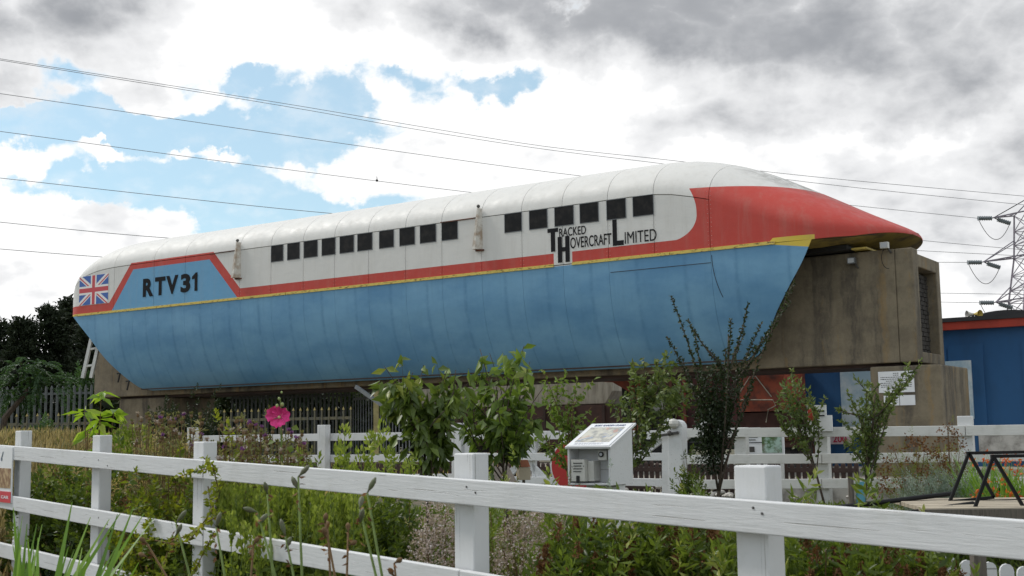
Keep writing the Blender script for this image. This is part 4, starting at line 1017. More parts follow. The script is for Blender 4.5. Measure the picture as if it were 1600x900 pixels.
kb_part('base_board', (-wK + .017, 0.0, zb), (-.017, dK, zb + .016)); kb_part('back_board', (-wK + .017, .16, zb + .017), (-.017, .175, kz + .04))
sl_ = math.atan2(rise, dK)
lid = MB().box((-wK - .012, -.02, 0), (.014, (dK + .06) / math.cos(sl_), .016)).build('lid', MT['white'], kb_); lid.matrix_local = Matrix.Translation((0, 0, kz - .008)) @ Matrix.Rotation(sl_, 4, 'X')
Lk = (dK + .04) / math.cos(sl_)
pn = MB().box((-wK + .0, -.008, .0165), (-.004, Lk, .022)).build('panel', MT['paper'], lid)
def kioskpic():
    m, n, p, o = newmat('kiosk_picture'); c = n.obj(); q = n.noise(c, 14, 4, .6); r_ = n.noise(c, 9, 3, .5, 1.0)
    col = n.mix(n.ss(q, .4, .6), (.24, .24, .22), (.50, .48, .40)); col = n.mix(n.mul(n.ss(r_, .60, .66), .6), col, (.45, .20, .14)); col = n.mix(n.ss(r_, .42, .36), col, (.20, .24, .33))
    n.put(p.inputs['Base Color'], col); p.inputs['Roughness'].default_value = .25; return m
MB().box((-wK + .035, .07, .0222), (-.035, Lk - .09, .0235)).build('picture', kioskpic(), pn)
put_text('heading', "BOB'S GARDEN GUARD", (-wK + .05, Lk - .065, .0222), (wK - .10, 0, 0), (0, .04, 0), plain('navy_print', (.06, .08, .2), .5, .1), pn, .015, .0005, .001)
put_text('caption', 'Please do not lean on garden fence', (-wK + .05, .018, .0222), (wK - .12, 0, 0), (0, .028, 0), MT['ink'], pn, .0, .0005, .001) if False else None
m_ = MB()
for k in range(2):
    x = -wK + .05
    while x < -.08: l_ = rng.uniform(.01, .03); m_.box((x, .02 + k * .02, .0222), (x + l_, .029 + k * .02, .0232)); x += l_ + .007
m_.build('caption', plain('pale_print', (.35, .36, .42), .5, .1), pn)
cb = kb_part('camera_box', (-.125, .04, kz - .105), (-.05, .158, kz - .03), MT['plastic']); 
MB().disc((-.095, .036, kz - .06), (0, 1, 0), .022, .012, 16).build('lens', MT['black'], cb); MB().disc((-.095, .034, kz - .06), (0, 1, 0), .013, .016, 12).build('glass', MT['glass_eye'], cb)
jb = kb_part('donation_box', (-wK + .04, -.02, zb + .03), (-wK + .16, .05, kz - .10), MT['plastic']); kb_part('latch', (-wK + .085, -.026, zb + .02), (-wK + .115, -.0205, zb + .075), MT['black'], jb)
kb_part('side_box', (-wK + .162, .03, zb + .03), (-wK + .215, .158, kz - .11), MT['plastic'])
m_ = MB()
for k in range(4): m_.box((-wK + .06, -.0225, kz - .13 - k * .022), (-wK + .14 - .01 * (k % 2), -.0202, kz - .124 - k * .022))
m_.disc((-wK + .048, -.021, kz - .155), (0, 1, 0), .004, .003, 6).disc((-wK + .152, -.021, kz - .15), (0, 1, 0), .004, .003, 6); m_.build('print', MT['ink'], jb)
kb_part('post', (-.14, .18, -.1), (-.05, .27, zb - .003)); kb_part('foot', (-.19, .14, zb - .06), (-.02, .31, zb - .004)); kb_part('post', (-wK + .07, .18, -.1), (-wK + .13, .24, zb - .003))

# red-topped post and leaning dark boards beneath the second sapling
q = at(818, 735, 11.8); rt = empty('wooden_birdbox', (q.x, q.y, gh(q.x, q.y)), 'small orange-topped wooden block on a stake in front of the gate bracing', 'garden ornament', .3)
hq = q.z - rt.location.z
MB().tube([(0, 0, -.05), (0, 0, hq - .09)], .015, 6).build('stake', MT['post_grey'], rt); bevel(MB().box((-.055, -.05, hq - .09), (.055, .05, hq + .03)).build('block', MT['deck'], rt), .004)
MB().poly([(-.055, -.05, hq + .033), (.055, -.05, hq + .033), (.055, .05, hq + .033), (-.055, .05, hq + .033), (-.035, -.03, hq + .10), (.035, -.03, hq + .10), (.035, .03, hq + .10), (-.035, .03, hq + .10)], [(0, 3, 2, 1), (4, 5, 6, 7), (0, 1, 5, 4), (1, 2, 6, 5), (2, 3, 7, 6), (3, 0, 4, 7)]).build('cap', MT['terracotta'], rt)
for (x0, y0, x1, y1, lb) in ((762, 722, 792, 770, 'dark plank leaning left of the sapling trunk before the gate'), (786, 728, 808, 768, 'dark plank leaning right of the sapling trunk before the gate')):
    a = at(x0, y0, 12.2); b = at(x1, y1, 11.8); o_ = MB().bar(Vector(), (b - a) * 1.6, .09, .03, (0, 1, 0)).build('plank', MT['post_grey']); o_.location = a; tag(o_, lb, 'plank')

# sign hung on the fence at the left edge
a = FF(-34, 699, -.02); b = FF(18, 786, -.02)
sg_ = empty('hanging_sign', a, 'white sign with a picture and red foot, hung on the fence at left edge', 'sign', math.atan2(FF.d.y, FF.d.x) + (math.pi if FF.d.x < 0 else 0))
W_ = (b - a).xy.length; H_ = a.z - b.z
MB().box((0, -.006, -H_), (W_, .004, 0)).build('board', MT['paper'], sg_)
MB().box((0.0, -.009, -H_), (W_, -.0065, -H_ * .80)).build('red_band', plain('crimson_print', (.55, .03, .05), .4, .1), sg_)
put_text('lettering', 'FROM THE CAR', (W_ * .25, -.009, -H_ * .93), (W_ * .70, 0, 0), (0, 0, H_ * .055), MT['paper'], sg_, .02, .001, .001)
m, n, p, o = newmat('sign_picture'); q_ = n.noise(n.obj(), 26, 4, .6); n.put(p.inputs['Base Color'], n.mix(n.ss(q_, .4, .6), (.20, .10, .04), (.42, .30, .16)))
MB().box((.02, -.009, -H_ * .74), (W_ - .015, -.0065, -H_ * .38)).build('picture', m, sg_)
MB().disc((W_ * .72, -.008, -H_ * .22), (0, 1, 0), .012, .003, 12).tube([(W_ * .72, -.008, -H_ * .20), (W_ * .76, -.008, -H_ * .08)], .003, 5).build('emblem', plain('blue_grey_print', (.10, .16, .2), .5, .1), sg_)

# steel trestles on the timber platform at the right
dk = empty('timber_platform', at(1610, 795, 10.8) * 1, 'low weathered timber platform at the right edge under the black trestles', 'platform')
dl = dk.location.copy(); gd = gh(dl.x, dl.y); dk.location.z = gd; tz = at(1500, 789, 10.6).z - gd
dk.rotation_euler = (0, 0, -R(6))
for k in range(9): bevel(MB().box((-1.05, -.65 + k * .15, tz - .035), (1.4, -.51 + k * .15, tz + .003 * (k % 3))).build('plank', MT['deck'], dk), .004)
MB().box((-1.05, -.69, tz - .15), (1.4, -.655, tz - .01)).build('edge_beam', MT['post_grey'], dk)
for x in (-1.0, 0, 1.2): MB().box((x, -.6, 0), (x + .08, -.5, tz - .04)).build('leg', MT['post_grey'], dk)
def trestle(Yn, Yf, pts_near, pts_far, lab):
    q0 = at(*pts_near[0], Yn); t = empty('steel_trestle', (q0.x, q0.y, q0.z), lab, 'trestle')
    A = [at(x, y, Yn) - t.location for x, y in pts_near]
    for i, (a_, b_) in enumerate(((0, 1), (1, 2), (0, 2))): MB().bar(A[a_], A[b_], .024, .026).build('leg' if i != 2 else 'foot_bar', MT['steel_dark'], t)
    off = Vector((.95, .12, 0)); 
    for i, (a_, b_) in enumerate(((0, 1), (1, 2), (0, 2))): MB().bar(A[a_] + off, A[b_] + off, .024, .026).build('leg' if i != 2 else 'foot_bar', MT['steel_dark'], t)
    MB().bar(A[1] - Vector((.02, 0, 0)), A[1] + off, .026, .028).build('top_bar', MT['steel_dark'], t); MB().bar(A[0], A[0] + off, .022, .022).build('foot_rail', MT['steel_dark'], t)
    return t
trestle(10.35, 0, [(1522, 797), (1552, 713), (1602, 797)], None, 'nearer black steel A-frame trestle on the timber platform')
trestle(11.1, 0, [(1484, 784), (1514, 708), (1553, 777)], None, 'farther black steel A-frame trestle, left and behind the other one')
for (x0, y0, x1, y1, Ya, Yb, lb) in ((1275, 797, 1490, 771, 10.9, 11.4, 'long black steel pipe lying level from the saplings to the farther trestle'), (1395, 805, 1521, 787, 10.4, 10.6, 'shorter black steel pipe lying in front of the longer one')):
    a = at(x0, y0, Ya); b = at(x1, y1, Yb); o_ = MB().tube([Vector(), b - a], .022, 8).build('steel_pipe', MT['steel_dark']); o_.location = a; tag(o_, lb, 'pipe')
# little white picket fence and grey post, bottom right
pw = empty('white_picket_fence', at(1500, 900, 5.6), 'little white round-topped picket fence at the bottom right corner', 'fence')
def picket(x, top):
    a = at(x, top, 5.6 + (x - 1500) * .001) - pw.location; w2 = .032; zt_ = a.z; zb_ = gh(pw.location.x, 5.6) - pw.location.z
    P = [(a.x - w2, a.y, zb_), (a.x + w2, a.y, zb_)] + [(a.x + w2 * math.cos(k * math.pi / 6), a.y, zt_ - w2 + w2 * math.sin(k * math.pi / 6)) for k in range(7)]
    P2 = [(x_, y_ + .014, z_) for x_, y_, z_ in P]; nn = len(P)
    MB().poly(P + P2, [tuple(range(nn)), tuple(range(2 * nn - 1, nn - 1, -1))] + [(i, i + nn, (i + 1) % nn + nn, (i + 1) % nn) for i in range(nn)]).build('picket', MT['white'], pw)
for x, y in ((1482, 868), (1511, 875), (1546, 878), (1573, 881), (1600, 885), (1628, 888)): picket(x, y)
a = at(1470, 893, 5.6) - pw.location; b = at(1640, 908, 5.75) - pw.location; MB().bar(a + Vector((0, .03, -.06)), b + Vector((0, .03, -.06)), .015, .04).build('rail', MT['white'], pw)
q = at(1527, 856, 5.1); gpz = tag(bevel(MB().box((-.026, -.026, gh(q.x, q.y) - q.z - .1), (.026, .026, 0)).build('grey_post', MT['post_grey']), .004), 'bare grey timber post just behind the foreground fence at bottom right', 'post'); gpz.location = q
# ------------------------------------------------------------------ vegetation
def arr(v): return np.array([v.x, v.y, v.z])
def curve_pts(a, b, sag=0., n_=8, bend=None, up=0.):
    out = []
    for i in range(n_ + 1):
        t = i / n_; p = a.lerp(b, t)
        if bend is not None: p = p + bend * math.sin(math.pi * t)
        p = p + Vector((0, 0, up * math.sin(math.pi * t) - sag * t * t)); out.append(p)
    return out
def sapling(name, cat, label, base, tips, kind, L, nl=9, droop=.6, col=None, trunk_r=.018, fork=.45, seed=1, colcrown=None, bark='bark', group=None, wid=.45, spread=.05, topz=None, twigs=3):
    """trunk, one limb per tip, leaves along every limb; colcrown=(cx,cz0,cz1,r,n): a dense leafy core"""
    r_ = np.random.default_rng(seed); rr_ = random.Random(seed)
    root = empty(name, base, label, cat, 0, group)
    top = max(t.z for t in tips); H = top - base.z
    fk = base + Vector((0, 0, H * fork)); m_ = MB()
    cen = sum((t for t in tips), Vector()) / len(tips); tr_top = Vector((cen.x, cen.y, base.z + H * .8))
    tr = curve_pts(base, tr_top, 0, 10, Vector((rr_.uniform(-.04, .04), 0, 0)))
    m_.tube([p - base for p in tr], [trunk_r * (1 - .7 * i / 10) for i in range(11)], 7)
    lv_ = Leaves(seed)
    for t in tips:
        st = tr[min(10, max(2, int(10 * rr_.uniform(fork * .75, .85)))) if t.z > fk.z else max(2, int(10 * max(.15, (t.z - base.z) / max(tr_top.z - base.z, .1) - .12)))]
        n_ = 10; lp = curve_pts(st, t, 0, n_, Vector((rr_.uniform(-.10, .10), rr_.uniform(-.1, .1), rr_.uniform(-.08, .03))), .03 * (t - st).length)
        m_.tube([p - base for p in lp], [trunk_r * .42 * (1 - .75 * i / n_) + .0012 for i in range(n_ + 1)], 5)
        lines = [(lp, .18, nl * .62)]
        for q_ in range(twigs):
            u = rr_.uniform(.3, .9); s_ = lp[int(u * n_)]; ln_ = (t - st).length; e_ = s_ + (t - st).normalized() * ln_ * .22 + Vector((rr_.uniform(-1, 1), rr_.uniform(-1, 1), rr_.uniform(-.35, .6))) * ln_ * .26 * (1.15 - u * .5)
            tw = curve_pts(s_, e_, 0, 6, None, .02); m_.tube([p - base for p in tw], [trunk_r * .13, trunk_r * .1, trunk_r * .09, trunk_r * .08, trunk_r * .07, trunk_r * .06, .0008], 4); lines.append((tw, .1, nl * .8))
        for (pl_, u0, dens) in lines:
            m__ = len(pl_) - 1; ln = sum((pl_[i + 1] - pl_[i]).length for i in range(m__)); k = max(3, int(dens * ln / L * .5)); dirv = arr((pl_[-1] - pl_[0]).normalized())
            for j in range(k):
                u = u0 + (1 - u0) * (j + r_.random()) / k; a_i = min(m__ - 1, int(u * m__)); p = arr(pl_[a_i]) + (arr(pl_[a_i + 1]) - arr(pl_[a_i])) * (u * m__ - a_i)
                for _ in range(2):
                    d_ = r_.normal(size=3) * .55; d_[2] -= droop; d_ += dirv * .5
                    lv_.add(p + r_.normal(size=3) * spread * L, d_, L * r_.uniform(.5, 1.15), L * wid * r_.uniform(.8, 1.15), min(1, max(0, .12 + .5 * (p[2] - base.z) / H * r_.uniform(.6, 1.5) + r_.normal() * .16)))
    if colcrown is not None:
        for (c, rx, rz, n_) in colcrown:
            u = r_.normal(size=(n_, 3)); u /= np.linalg.norm(u, axis=1, keepdims=True); u *= r_.random((n_, 1)) ** .45
            P = arr(c) + u * np.array([rx, rx * .8, rz]); D = u * .5 + r_.normal(size=(n_, 3)) * .45; D[:, 2] -= droop
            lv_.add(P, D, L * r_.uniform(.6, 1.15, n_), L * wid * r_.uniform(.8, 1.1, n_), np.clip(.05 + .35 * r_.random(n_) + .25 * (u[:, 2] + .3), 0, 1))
    m_.build('trunk', MT[bark], root, True); lv_.build('foliage', LF[kind], root, arr(base), .6)
    return root
def gbase(x, Y): q = at(x, 760, Y); return Vector((q.x, q.y, gh(q.x, q.y)))
def T_(L_, Y, jit=.35, seed=0):
    r_ = random.Random(seed); return [at(x, y, Y + r_.uniform(-jit, jit)) for x, y in L_]
sapling('cherry_sapling', 'sapling', 'bushy young cherry tree with big drooping leaves, left of the middle fence post', gbase(672, 11), T_([(600, 572), (592, 598), (622, 592), (645, 582), (662, 570), (700, 575), (716, 602), (612, 632), (714, 626), (640, 610), (690, 600), (712, 578), (655, 600), (650, 655), (695, 650)], 11, .3, 1), 'cherry', .165, 4.4, 1.0, fork=.5, seed=11, wid=.42,
        colcrown=[(at(682, 690, 11), .12, .26, 115), (at(672, 632, 11), .20, .15, 55), (at(628, 612, 11), .12, .10, 30)])
sapling('cherry_sapling', 'sapling', 'taller young cherry tree with lime-green shoots, just right of the middle fence post', gbase(796, 11.6), T_([(750, 545), (756, 570), (770, 600), (819, 540), (828, 565), (832, 600), (708, 602), (702, 582), (708, 640), (740, 640), (812, 560), (856, 596), (850, 650), (738, 655), (765, 552)], 11.6, .3, 2), 'cherry2', .165, 3.6, 1.0, fork=.35, seed=12, wid=.42,
        colcrown=[(at(798, 685, 11.6), .17, .18, 130), (at(792, 645, 11.6), .2, .12, 30)])
sapling('fruit_sapling', 'sapling', 'thin sparse sapling with reddish twigs behind the information box', gbase(905, 12.5), T_([(848, 578), (872, 590), (902, 592), (893, 620), (870, 640), (924, 636), (935, 650), (905, 655), (880, 668), (838, 668), (858, 690), (925, 690), (850, 615), (912, 618)], 12.5, .3, 3), 'cherry2', .075, 5, .5, fork=.3, seed=13, trunk_r=.012, bark='stem_b')
sapling('apple_sapling', 'sapling', 'light green bushy sapling between the information box and the dark thorny shrub', gbase(958, 13), T_([(988, 565), (1005, 558), (1040, 556), (1052, 562), (1010, 590), (985, 600), (1060, 590), (970, 628), (1075, 600), (1078, 620), (1000, 636), (1020, 626), (1040, 610), (990, 615)], 13, .4, 4), 'apple', .085, 7, .25, fork=.3, seed=14,
        colcrown=[(at(1035, 605, 13), .34, .18, 170), (at(1000, 622, 13), .22, .12, 70)])
mk_later = True
sapling('thorn_shrub', 'shrub', 'tall dark small-leaved thorny shrub with long bare-tipped shoots before the craft', gbase(1112, 12.3), T_([(1048, 462), (1042, 525), (1075, 500), (1086, 520), (1098, 540), (1066, 560), (1142, 500), (1168, 476), (1162, 520), (1190, 505), (1182, 540), (1242, 438), (1215, 500), (1150, 560), (1120, 560), (1082, 600), (1160, 600), (1176, 590), (1236, 470), (1134, 545)], 12.3, .35, 5), 'dark', .044, 8, .05, fork=.3, seed=15, trunk_r=.022, wid=.55, twigs=0,
        colcrown=[(at(1114, 650, 12.3), .20, .33, 1900), (at(1110, 705, 12.3), .15, .24, 800), (at(1118, 592, 12.3), .20, .14, 300)])
sapling('apple_sapling', 'sapling', 'slim sapling with a bare leaning lower trunk right of the thorny shrub', gbase(1288, 14.5), T_([(1236, 577), (1222, 600), (1248, 592), (1214, 640), (1262, 610), (1258, 645), (1224, 668), (1290, 622), (1275, 650), (1240, 680), (1262, 692), (1232, 620)], 14.5, .3, 6), 'apple', .07, 8, .0, fork=.45, seed=16, twigs=1, trunk_r=.016,
        colcrown=[(at(1238, 635, 14.5), .17, .34, 300), (at(1268, 675, 14.5), .12, .14, 60)])
sapling('apple_sapling', 'sapling', 'leafy sapling with a blue tree guard round its foot, before the concrete pier', gbase(1344, 12.8), T_([(1334, 590), (1324, 612), (1312, 640), (1355, 606), (1376, 600), (1402, 600), (1440, 562), (1428, 590), (1398, 630), (1385, 660), (1330, 660), (1318, 690), (1372, 690), (1360, 640), (1345, 640), (1414, 580), (1366, 612)], 12.8, .3, 7), 'apple', .062, 9, -.1, fork=.3, seed=17, twigs=1,
        colcrown=[(at(1350, 690, 12.8), .19, .20, 300), (at(1360, 640, 12.8), .17, .15, 140)])
tg = gbase(1344, 12.75); o_ = MB().tube([Vector(), Vector((0, 0, .45))], [.05, .045], 10).build('tree_guard', MT['wrap']); o_.location = tg; tag(o_, 'blue tube guard round the trunk of the sapling before the pier', 'tree guard')
sk = MB().tube([(0, 0, 0), (0, 0, .5)], .03, 6).build('stake', MT['post_grey']); sk.location = tg + Vector((-.09, .02, 0)); tag(sk, 'short dark stake tied beside the blue tree guard', 'stake')

def shrub(name, cat, label, c, rx, ry, rz, n_, kind, L, wid=.4, up=.2, seed=1, heads=None, group=None, shell=.5, tint=.0, stems=18, dens=2.6, zmin=.30):
    """mounded plant: c is the centre of the mound's top dome foot (ground)"""
    r_ = np.random.default_rng(seed); base = Vector((c.x, c.y, gh(c.x, c.y)))
    root = empty(name, base, label, cat, 0, group)
    per = 14; ns_ = max(8, int(n_ * dens) // per)
    u = r_.normal(size=(ns_, 3)); u[:, 2] = np.abs(u[:, 2]) + .05; u /= np.linalg.norm(u, axis=1, keepdims=True); u[:, 2] = zmin + (1 - zmin) * u[:, 2] ** .8
    lump = 1 + .20 * np.sin(u[:, 0] * 7 + seed) * np.cos(u[:, 1] * 6 + seed * 2) + .13 * np.sin(u[:, 0] * 17 + seed * 3) * np.sin(u[:, 2] * 15)
    rad = (r_.random((ns_, 1)) ** (shell * .7)) * lump[:, None] * r_.uniform(.9, 1.1, (ns_, 1))
    S0 = arr(base) + u * rad * np.array([rx, ry, rz]); AX = u * .6 + r_.normal(size=(ns_, 3)) * .28 + np.array([0, 0, .35 + up]); AX /= np.linalg.norm(AX, axis=1, keepdims=True)
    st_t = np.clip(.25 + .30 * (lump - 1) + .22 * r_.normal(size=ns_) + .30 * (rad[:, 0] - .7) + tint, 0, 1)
    lv_ = Leaves(seed)
    for k in range(per):
        f = k / (per - 1); an = 2.4 * k + seed; a1 = np.cross(AX, [.3, .2, .9]); a1 /= np.linalg.norm(a1, axis=1, keepdims=True); a2 = np.cross(AX, a1)
        side_ = a1 * math.cos(an) + a2 * math.sin(an)
        P = S0 + AX * (f - 1) * L * 1.9; D = side_ * (1.0 - .72 * f) + AX * (.35 + .6 * f) + r_.normal(size=(ns_, 3)) * .16 + np.array([0, 0, -.25 * (1 - f)])
        lv_.add(P, D, L * (1.05 - .5 * f) * r_.uniform(.75, 1.2, ns_), L * wid * (1.05 - .4 * f) * r_.uniform(.8, 1.2, ns_), np.clip(st_t + .22 * (f - .5) + r_.normal(size=ns_) * .09, 0, 1))
    lv_.build('foliage', LF[kind], root, arr(base))
    m_ = MB(); rr_ = random.Random(seed)
    for i in range(stems):
        an = rr_.uniform(0, 6.28); q = rr_.random() ** .5; m_.tube([(0.1 * rx * math.cos(an), .1 * ry * math.sin(an), 0), (q * rx * .5 * math.cos(an), q * ry * .5 * math.sin(an), rz * .5), (q * rx * .9 * math.cos(an), q * ry * .9 * math.sin(an), rz * (1 - .5 * q * q))], [.006, .004, .002], 4)
    m_.build('stems', MT['stem_b'], root)
    if heads:
        kind2, nh, hl, hn, spike = heads; lh = Leaves(seed + 50)
        for i in range(nh):
            v_ = r_.normal(size=3); v_[2] = abs(v_[2]) + .25; v_ /= np.linalg.norm(v_); v_[1] = -abs(v_[1]) if r_.random() < .7 else v_[1]
            q = arr(base) + v_ * np.array([rx, ry, rz]) * r_.uniform(.92, 1.08)
            if spike:   # plume: florets stacked up a little axis
                ax = v_ * .3 + np.array([r_.normal() * .15, r_.normal() * .15, 1]); ax /= np.linalg.norm(ax)
                t = r_.random(hn); rad_ = hl * .22 * (1 - t * .8)
                lh.add(q + ax * (t[:, None] * hl) + r_.normal(size=(hn, 3)) * rad_[:, None], ax + r_.normal(size=(hn, 3)) * .7, hl * .32, hl * .17, r_.random(hn))
            else:
                w_ = r_.normal(size=(hn, 3)); lh.add(q + w_ * hl * .4, w_ + np.array([0, 0, .6]), hl * .7, hl * .55, r_.random(hn))
        tag(lh.build('flower_heads', LF[kind2], root, arr(base)), kind='stuff')
    return root
def sh(px, py, Y, wpx, **k):
    q = at(px, py, Y); g_ = gh(q.x, q.y); rz = q.z - g_; rx = wpx / 2 / FPX * Y
    return dict(c=q, rx=rx, rz=rz, **k)
def mk(name, cat, label, px, py, Y, wpx, ry, n_, kind, L, **k):
    a = sh(px, py, Y, wpx); return shrub(name, cat, label, a['c'], a['rx'], ry, a['rz'], n_, kind, L, **k)

# bed right behind the foreground fence, from left to right
mk('berry_shrub', 'shrub', 'dark green shrub with reddish tips behind the second fence post from the left', 95, 744, 9.4, 160, .6, 5200, 'bed', .06, seed=21, heads=('brownhead', 40, .05, 8, True), wid=.5, tint=-.12)
mk('berry_shrub', 'shrub', 'reddish-green spreading shrub between the two leftmost whole fence posts', 205, 736, 8.8, 200, .6, 5600, 'bed', .06, seed=22, wid=.5, tint=-.08)
mk('yellowing_shrub', 'shrub', 'yellow-green shrub with turning leaves left of the third fence post', 262, 744, 7.3, 170, .4, 3800, 'yellow', .05, seed=23, wid=.55, tint=-.22)
mk('low_dark_shrub', 'shrub', 'dark shrub in the shade below the rails between the left posts', 200, 838, 8.6, 260, .4, 3400, 'dark', .06, seed=24)
mk('low_dark_shrub', 'shrub', 'dark low shrub behind the lowest rail, right of the third post', 420, 838, 7.0, 300, .4, 4200, 'dark', .055, seed=25)
mk('yellowing_shrub', 'shrub', 'small yellow-leaved bush just right of the third fence post', 365, 735, 7.0, 110, .35, 1900, 'yellow', .045, seed=26, wid=.55, tint=-.15)
mk('green_shrub', 'shrub', 'mid green leafy shrub left of the silver flower cushion', 632, 758, 6.5, 150, .4, 3000, 'bed', .05, seed=27, tint=-.1)
mk('cushion_plant', 'plant', 'grey-pink dried flower cushion left of the middle fence post', 690, 800, 5.75, 150, .35, 3200, 'olive', .022, seed=28, heads=('greyhead', 1100, .019, 6, False), tint=-.15, wid=.3)
mk('cushion_plant', 'plant', 'grey-pink dried flower cushion right of the middle fence post', 835, 790, 5.9, 190, .35, 3600, 'olive', .022, seed=29, heads=('greyhead', 1300, .019, 6, False), tint=-.15, wid=.3)
mk('cushion_plant', 'plant', 'farther pale flower cushion seen under the rail below the information box', 960, 790, 6.5, 160, .3, 2000, 'silver', .022, seed=30, heads=('greyhead', 260, .016, 6, False), wid=.3)
mk('lime_bush', 'shrub', 'bright lime-green low bush behind the flower cushions', 780, 776, 6.6, 150, .3, 2400, 'bed', .04, seed=31, tint=.25)
for i, (px, py, Y, wp, lb, sd_) in enumerate([
    (905, 824, 5.2, 190, 'green shrub with brown seed plumes, leftmost in the row right of the middle post', 32), (1010, 822, 5.3, 200, 'green shrub with brown seed plumes below the information box', 33),
    (1110, 826, 5.0, 190, 'green shrub with brown seed plumes just left of the big right-hand post', 34), (1265, 838, 4.8, 200, 'green shrub with brown seed plumes just right of the big right-hand post', 35),
    (1370, 850, 4.7, 200, 'green shrub with brown seed plumes left of the bare grey post', 36), (1448, 874, 4.6, 130, 'small green shrub beside the white pickets at bottom right', 37)]):
    mk('plume_shrub', 'shrub', lb, px, py, Y, wp, .45, 6500, 'bed', .072, seed=sd_, heads=('brownhead', 60, .055, 50, True), wid=.28, up=.1, tint=.03, group='green shrubs with brown plumes')

mk('green_shrub', 'shrub', 'mid green bush hugging the third fence post from behind', 325, 762, 6.9, 110, .3, 2600, 'bed', .045, seed=148, wid=.5)
mk('weed_bush', 'plant', 'olive weeds behind the top rail between the second and third posts', 268, 712, 8.0, 190, .4, 3800, 'olive', .04, seed=149, tint=.05, heads=('brownhead', 90, .022, 8, False))
for i, (px, py, Y, wp, lb) in enumerate([(385, 764, 7.1, 150, 'leafy green growth under the spires beside the third post'), (470, 762, 6.9, 170, 'leafy green growth under the spires below the hollyhock'), (560, 768, 6.7, 170, 'leafy green growth under the spires, right end of the bay')]):
    mk('leafy_plant', 'plant', lb, px, py, Y, wp, .4, 6500, 'spire', .055, seed=140 + i, wid=.34, up=.3, tint=-.02)
mk('green_weed', 'plant', 'green weed at the foot of the gate post', 1078, 712, 12.5, 60, .25, 700, 'bed', .05, seed=144)
# spires: pale green flowering spikes
def spires(label, xs_, y0, y1, Y, seed, n_=16):
    r_ = np.random.default_rng(seed); lv_ = Leaves(seed); q = at(sum(xs_) / 2, (y0 + y1) / 2, Y); base = Vector((q.x, q.y, gh(q.x, q.y))); root = empty('spire_plant', base, label, 'plant', 0, 'plants with pale green flower spires'); m_ = MB()
    for i in range(n_):
        p = at(r_.uniform(*xs_), r_.uniform(y0, y1), Y + r_.uniform(-.35, .35)); H = p.z - gh(p.x, p.y); L = r_.uniform(.14, .24)
        lean = Vector((r_.normal() * .05, r_.normal() * .05, 0)); b_ = Vector((p.x, p.y, gh(p.x, p.y))) - lean * 2
        m_.tube([b_ - base, b_.lerp(p, .6) - base, p - base], [.004, .003, .0015], 4)
        ax = arr((p - b_).normalized()); k = 60; t = np.sort(r_.random(k)); an = r_.uniform(0, 6.28, k); rad = L * .13 * np.sin(np.pi * np.clip(1 - t * .9, .05, 1)) ** .6
        off = np.stack([np.cos(an) * rad, np.sin(an) * rad, np.zeros(k)], 1)
        lv_.add(arr(p) - ax * (L * (1 - t))[:, None] + off, off * 12 + np.array([0, 0, .8]), .03, .018, np.clip(.35 + .4 * t + r_.normal(size=k) * .15, 0, 1))
        for z_ in np.linspace(.35, .98, 14):        # stem leaves
            pp = arr(b_.lerp(p, z_ * (1 - L / max(H, .3)))); 
            for _ in range(3): d_ = r_.normal(size=3); d_[2] = .5; lv_.add(pp, d_, .05 * r_.uniform(.6, 1.2), .018, r_.uniform(0, .5))
    m_.build('stems', MT['stem_g'], root); tag(lv_.build('flower_spires', LF['spire'], root, arr(base)), kind='stuff'); return root
spires('pale green spires just right of the third fence post', (352, 412), 745, 800, 6.6, 41, 20)
spires('pale green spires below the pink hollyhock', (405, 470), 742, 800, 6.5, 42, 20)
spires('pale green spires in the middle of the bay below the top rail', (465, 535), 748, 805, 6.4, 43, 20)
spires('pale green spires at the right end of their stand', (530, 600), 752, 805, 6.3, 44, 16)
spires('lower pale green spires near the second rail', (360, 560), 790, 850, 6.2, 45, 34)
spires('tall pale spires rising over the top rail below the left white post', (523, 606), 655, 715, 6.9, 46, 6)
spires('pale spires rising behind the lime plant at left', (168, 245), 640, 676, 9.5, 47, 7)
spires('thin pale spires at the foot of the left cherry sapling', (545, 640), 715, 745, 8, 48, 8)

